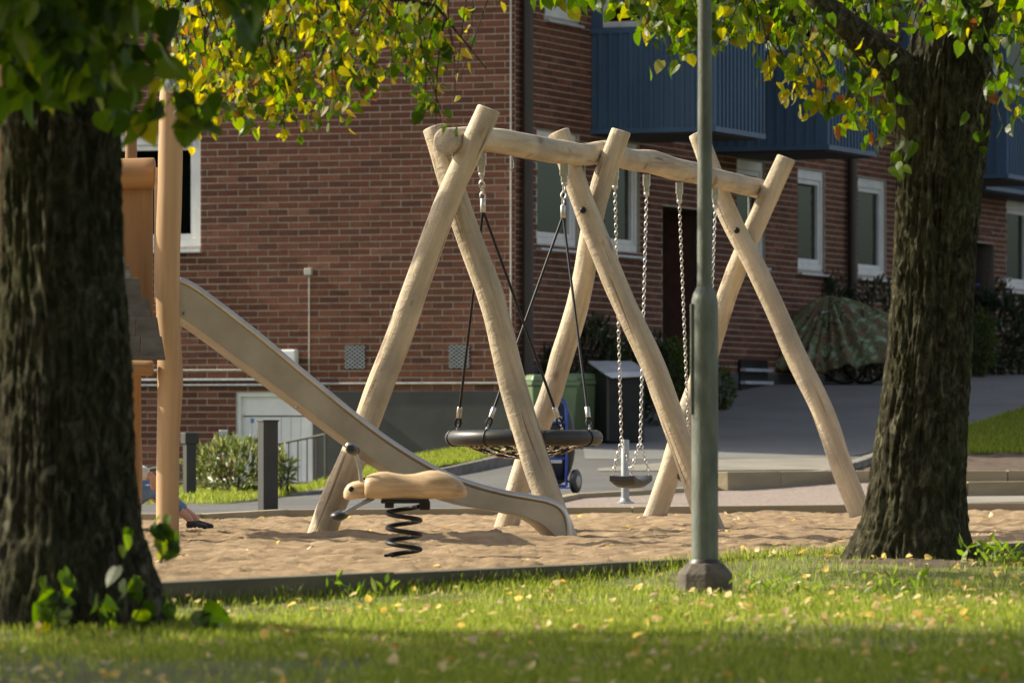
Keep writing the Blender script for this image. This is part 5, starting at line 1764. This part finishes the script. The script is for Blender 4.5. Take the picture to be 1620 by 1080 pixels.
# ---------------------------------------------------------------- camouflage tarpaulin over parked bicycles
TC = at(1312, 0, 68.2)
tg = float(z_yard(TC.x, 68.2))
U, Vd = RN, RD
def tarp_pt(a, f):
    # a: angle round the raised handlebar, f: 0 at the peak .. 1 at the hem
    ru, rv = (1.75 if math.cos(a) > 0 else 1.5), .76
    R_ = 1 / math.sqrt((math.cos(a) / ru) ** 2 + (math.sin(a) / rv) ** 2)
    fold = math.sin(a * 15 + 2.2 * math.sin(a * 3 + 1)) * (.6 + .4 * math.sin(a * 4)) + .5 * math.sin(a * 26 + 2)
    rho = R_ * f * (1 + .06 * fold * f)
    right = max(0, math.cos(a))
    hem = .25 + .15 * right ** 3
    fz = max(0, (math.sqrt(f * f + .012) - .1095) / .8965)
    z = hem + (1.15 - hem) * max(0, 1 - fz) ** (.9 + .25 * (1 - right)) + .055 * fold * math.sin(min(1, f * 1.4) * math.pi * .5) * (1 - .3 * f)
    if f > .93: z -= .06 * (f - .93) / .07
    return Vector((TC.x, 68.2, tg)) + U * (rho * math.cos(a)) + Vd * (rho * math.sin(a)) + Vector((0, 0, z))
tarp = MB()
nu, nv = 240, 26
tarp.add([tarp_pt(2 * math.pi * i / nu, max(.012, j / (nv - 1))) for i in range(nu) for j in range(nv)], [(i * nv + j, i * nv + j + 1, ((i + 1) % nu) * nv + j + 1, ((i + 1) % nu) * nv + j) for i in range(nu) for j in range(nv - 1)] + [tuple(i * nv for i in range(nu))])
tp_ = tarp.build('tarpaulin', MT['camo'], None, True)
md = tp_.modifiers.new('thick', 'SOLIDIFY'); md.thickness = .006
tag(tp_, 'camouflage tarpaulin draped in folds over parked bicycles by the brick wall', 'tarpaulin')

def bicycle(label, c, ang, seat_mat):
    c = Vector(c)
    t = thing('bicycle', label, 'bicycle', c)
    d = Vector((math.cos(ang), math.sin(ang), 0)); s_ = Vector((-d.y, d.x, 0)); z = Vector((0, 0, 1))
    for k in (-.53, .53):
        w = MB().torus(c + d * k + z * .33, .315, .018, axis=s_, seg=36, sub=8).build('wheel', MT['black'], t, True)
        MB().torus(c + d * k + z * .33, .292, .009, axis=s_, seg=36, sub=6).build('rim', MT['galv'], w, True)
        sp = MB()
        for i in range(14):
            a = i * math.pi / 7
            sp.tube([c + d * k + z * .33, c + d * (k + .29 * math.cos(a)) + z * (.33 + .29 * math.sin(a))], .0015, 4)
        tag(sp.build('spokes', MT['galv'], w), kind='stuff')
    fr = MB()
    bb, st, hd_ = c + d * -.05 + z * .30, c + d * -.2 + z * .78, c + d * .38 + z * .80
    for a, b in ((bb, st), (bb, hd_ - z * .08), (st - z * .06, hd_), (bb, c + d * -.53 + z * .33), (st - z * .1, c + d * -.53 + z * .33), (hd_, c + d * .53 + z * .33)):
        fr.tube([a, b], .017, 8)
    fr.build('frame', MT['brown_pipe'], t, True)
    MB().tube([hd_ + z * .12 - s_ * .28 - d * .1, hd_ + z * .15 - s_ * .1, hd_ + z * .15 + s_ * .1, hd_ + z * .12 + s_ * .28 - d * .1], .012, 8).build('handlebar', MT['galv'], t, True)
    MB().ball(st + z * .08, (.12, .12, .035)).build('saddle', MT[seat_mat], t, True)
    MB().tube([bb - s_ * .12 + z * -.1, bb - s_ * .05, bb + s_ * .05, bb + s_ * .12 + z * .1], .01, 6).build('crank', MT['galv'], t, True)
ra = math.atan2(RN.y, RN.x)
bicycle('bicycle parked under the camouflage tarpaulin, its wheel rim just showing', Vector((TC.x, 68.2, tg)) + U * -.30 + Vd * -.12, ra + .1, 'black')
bicycle('bicycle standing deeper under the camouflage tarpaulin beside the right tree', Vector((TC.x, 68.2, tg)) + U * .95 + Vd * .15, ra - .1, 'black')
bp = at(1558, 0, 76.6)
bicycle('bicycle with a blue saddle leaning near the far brick entrance', (bp.x, 76.6, float(z_yard(bp.x, 76.6)) + .45), ra, 'blue_tube')

# ---------------------------------------------------------------- seated child behind the left trunk
PY = 36.0
def pp(px, py, dy=0): return at(px, py, PY + dy)
kid = thing('person', 'child in white shirt, blue jeans and dark shoes sitting behind the left trunk', 'person', (-2.75, PY, .05))
def skinned(name, verts, edges, radii, mat, root=0, sub=2):
    me = bpy.data.meshes.new(name)
    bm = bmesh.new()
    ly = bm.verts.layers.skin.verify()
    vv = [bm.verts.new(v) for v in verts]
    for a, b in edges: bm.edges.new((vv[a], vv[b]))
    for i, v in enumerate(vv):
        r = radii[i]
        v[ly].radius = r if hasattr(r, '__len__') else (r, r)
        v[ly].use_root = (i == root)
    bm.to_mesh(me); bm.free()
    o = link(name, me, mat, kid)
    md = o.modifiers.new('skin', 'SKIN'); md.use_smooth_shade = True
    md = o.modifiers.new('sub', 'SUBSURF'); md.levels = sub; md.render_levels = sub
    return o
B = {'pel': (-2.80, PY, .15), 'bel': (-2.79, PY, .27), 'che': (-2.745, PY, .40), 'nek': (-2.715, PY, .52), 'hd0': (-2.70, PY, .57), 'hd1': (-2.695, PY, .66), 'hd2': (-2.70, PY, .74)}
def arm(sy, hand):
    sh = (-2.72, PY + sy * .13, .475); el = (-2.45 if sy < 0 else -2.50, PY + sy * .17, .40)
    return sh, el, hand
verts = [B['pel'], B['bel'], B['che'], B['nek'], B['hd0'], B['hd1'], B['hd2']]
rad = [(.10, .085), (.10, .08), (.105, .075), .034, .05, .078, .055]
edges = [(0, 1), (1, 2), (2, 3), (3, 4), (4, 5), (5, 6)]
hands = {-1: Vector((-2.455, PY - .10, .235)), 1: Vector((-2.44, PY + .08, .25))}
fing = []
for sy in (-1, 1):
    sh, el, h = arm(sy, hands[sy])
    i = len(verts)
    el = Vector(el); h = Vector(h)
    w = el.lerp(h, .82)
    verts += [sh, tuple(el), tuple(w), tuple(h)]
    rad += [.042, .030, .021, (.030, .016)]
    edges += [(2, i), (i, i + 1), (i + 1, i + 2), (i + 2, i + 3)]
    d = (h - w).normalized()
    for k in range(4):
        off = (k - 1.5) * .016
        b0 = len(verts)
        base = h + Vector((off * .4, 0, 0)) + Vector((0, -sy * .004, 0)) + Vector((.012 * (1.5 - k), sy * off, .004 * k))
        verts += [tuple(base + Vector((.022, sy * -.006, -.014))), tuple(base + Vector((.043, sy * -.010, -.018 - .006 * k)))]
        rad += [.0085, .0068]
        edges += [(i + 3, b0), (b0, b0 + 1)]
    b0 = len(verts)
    verts += [tuple(w + d * .02 + Vector((.022, sy * -.012, .010))), tuple(w + d * .045 + Vector((.04, sy * -.02, .004)))]
    rad += [.010, .0075]
    edges += [(i + 2, b0), (b0, b0 + 1)]
    # legs
    hip = (-2.78, PY + sy * .07, .14); kn = (-2.46 - (.05 if sy > 0 else 0), PY + sy * .10, .315 + (.02 if sy > 0 else 0)); an = (-2.185 - (.03 if sy < 0 else 0), PY + sy * .09, .115)
    j = len(verts)
    verts += [hip, kn, an, (an[0] + .03, an[1], .075)]
    rad += [.07, .048, .027, .026]
    edges += [(0, j), (j, j + 1), (j + 1, j + 2), (j + 2, j + 3)]
    mid = tuple(Vector(kn).lerp(Vector(an), .83))
    skinned('trousers', [(-2.80, PY + sy * .03, .145), hip, kn, mid], [(0, 1), (1, 2), (2, 3)], [.09, .085, .062, .045], MT['jeans'])
    sole = MB()
    a0 = Vector((an[0] - .02, an[1], .075))
    skinned('shoe', [tuple(a0), tuple(a0 + Vector((.055, 0, -.012))), tuple(a0 + Vector((.12, sy * .01, -.022))), tuple(a0 + Vector((.155, sy * .012, -.026)))], [(0, 1), (1, 2), (2, 3)], [(.036, .034), (.036, .034), (.038, .024), (.030, .018)], MT['shoe'])
    sole.ball(a0 + Vector((.065, sy * .006, -.042)), (.115, .040, .014), 18, 8).build('sole', MT['sole'], kid, True)
    skinned('sleeve', [(-2.735, PY + sy * .07, .465), sh, tuple(Vector(sh).lerp(el, .93))], [(0, 1), (1, 2)], [.06, .06, .056], MT['shirt'])
skinned('body', verts, edges, rad, MT['skin'])
skinned('shirt', [B['pel'], B['bel'], B['che'], (-2.725, PY, .485)], [(0, 1), (1, 2), (2, 3)], [(.125, .105), (.122, .10), (.13, .095), (.07, .055)], MT['shirt'])
MB().ball((-2.715, PY, .70), (.093, .088, .085), 18, 12).build('hair', MT['hair'], kid, True)
for s_ in (-1, 1):
    MB().ball((-2.617, PY + s_ * .03, .665), (.008, .011, .009), 10, 6).build('eye', MT['blackpaint'], kid, True)
    MB().ball((-2.70, PY + s_ * .083, .655), (.018, .01, .024), 10, 6).build('ear', MT['skin'], kid, True)
MB().ball((-2.607, PY, .642), (.014, .011, .016), 10, 6).build('nose', MT['skin'], kid, True)
MB().ball((-2.617, PY, .612), (.006, .022, .006), 10, 6).build('mouth', pm('lips', (.42, .16, .13), None, 8, .5), kid, True)
kid.location.z -= .006
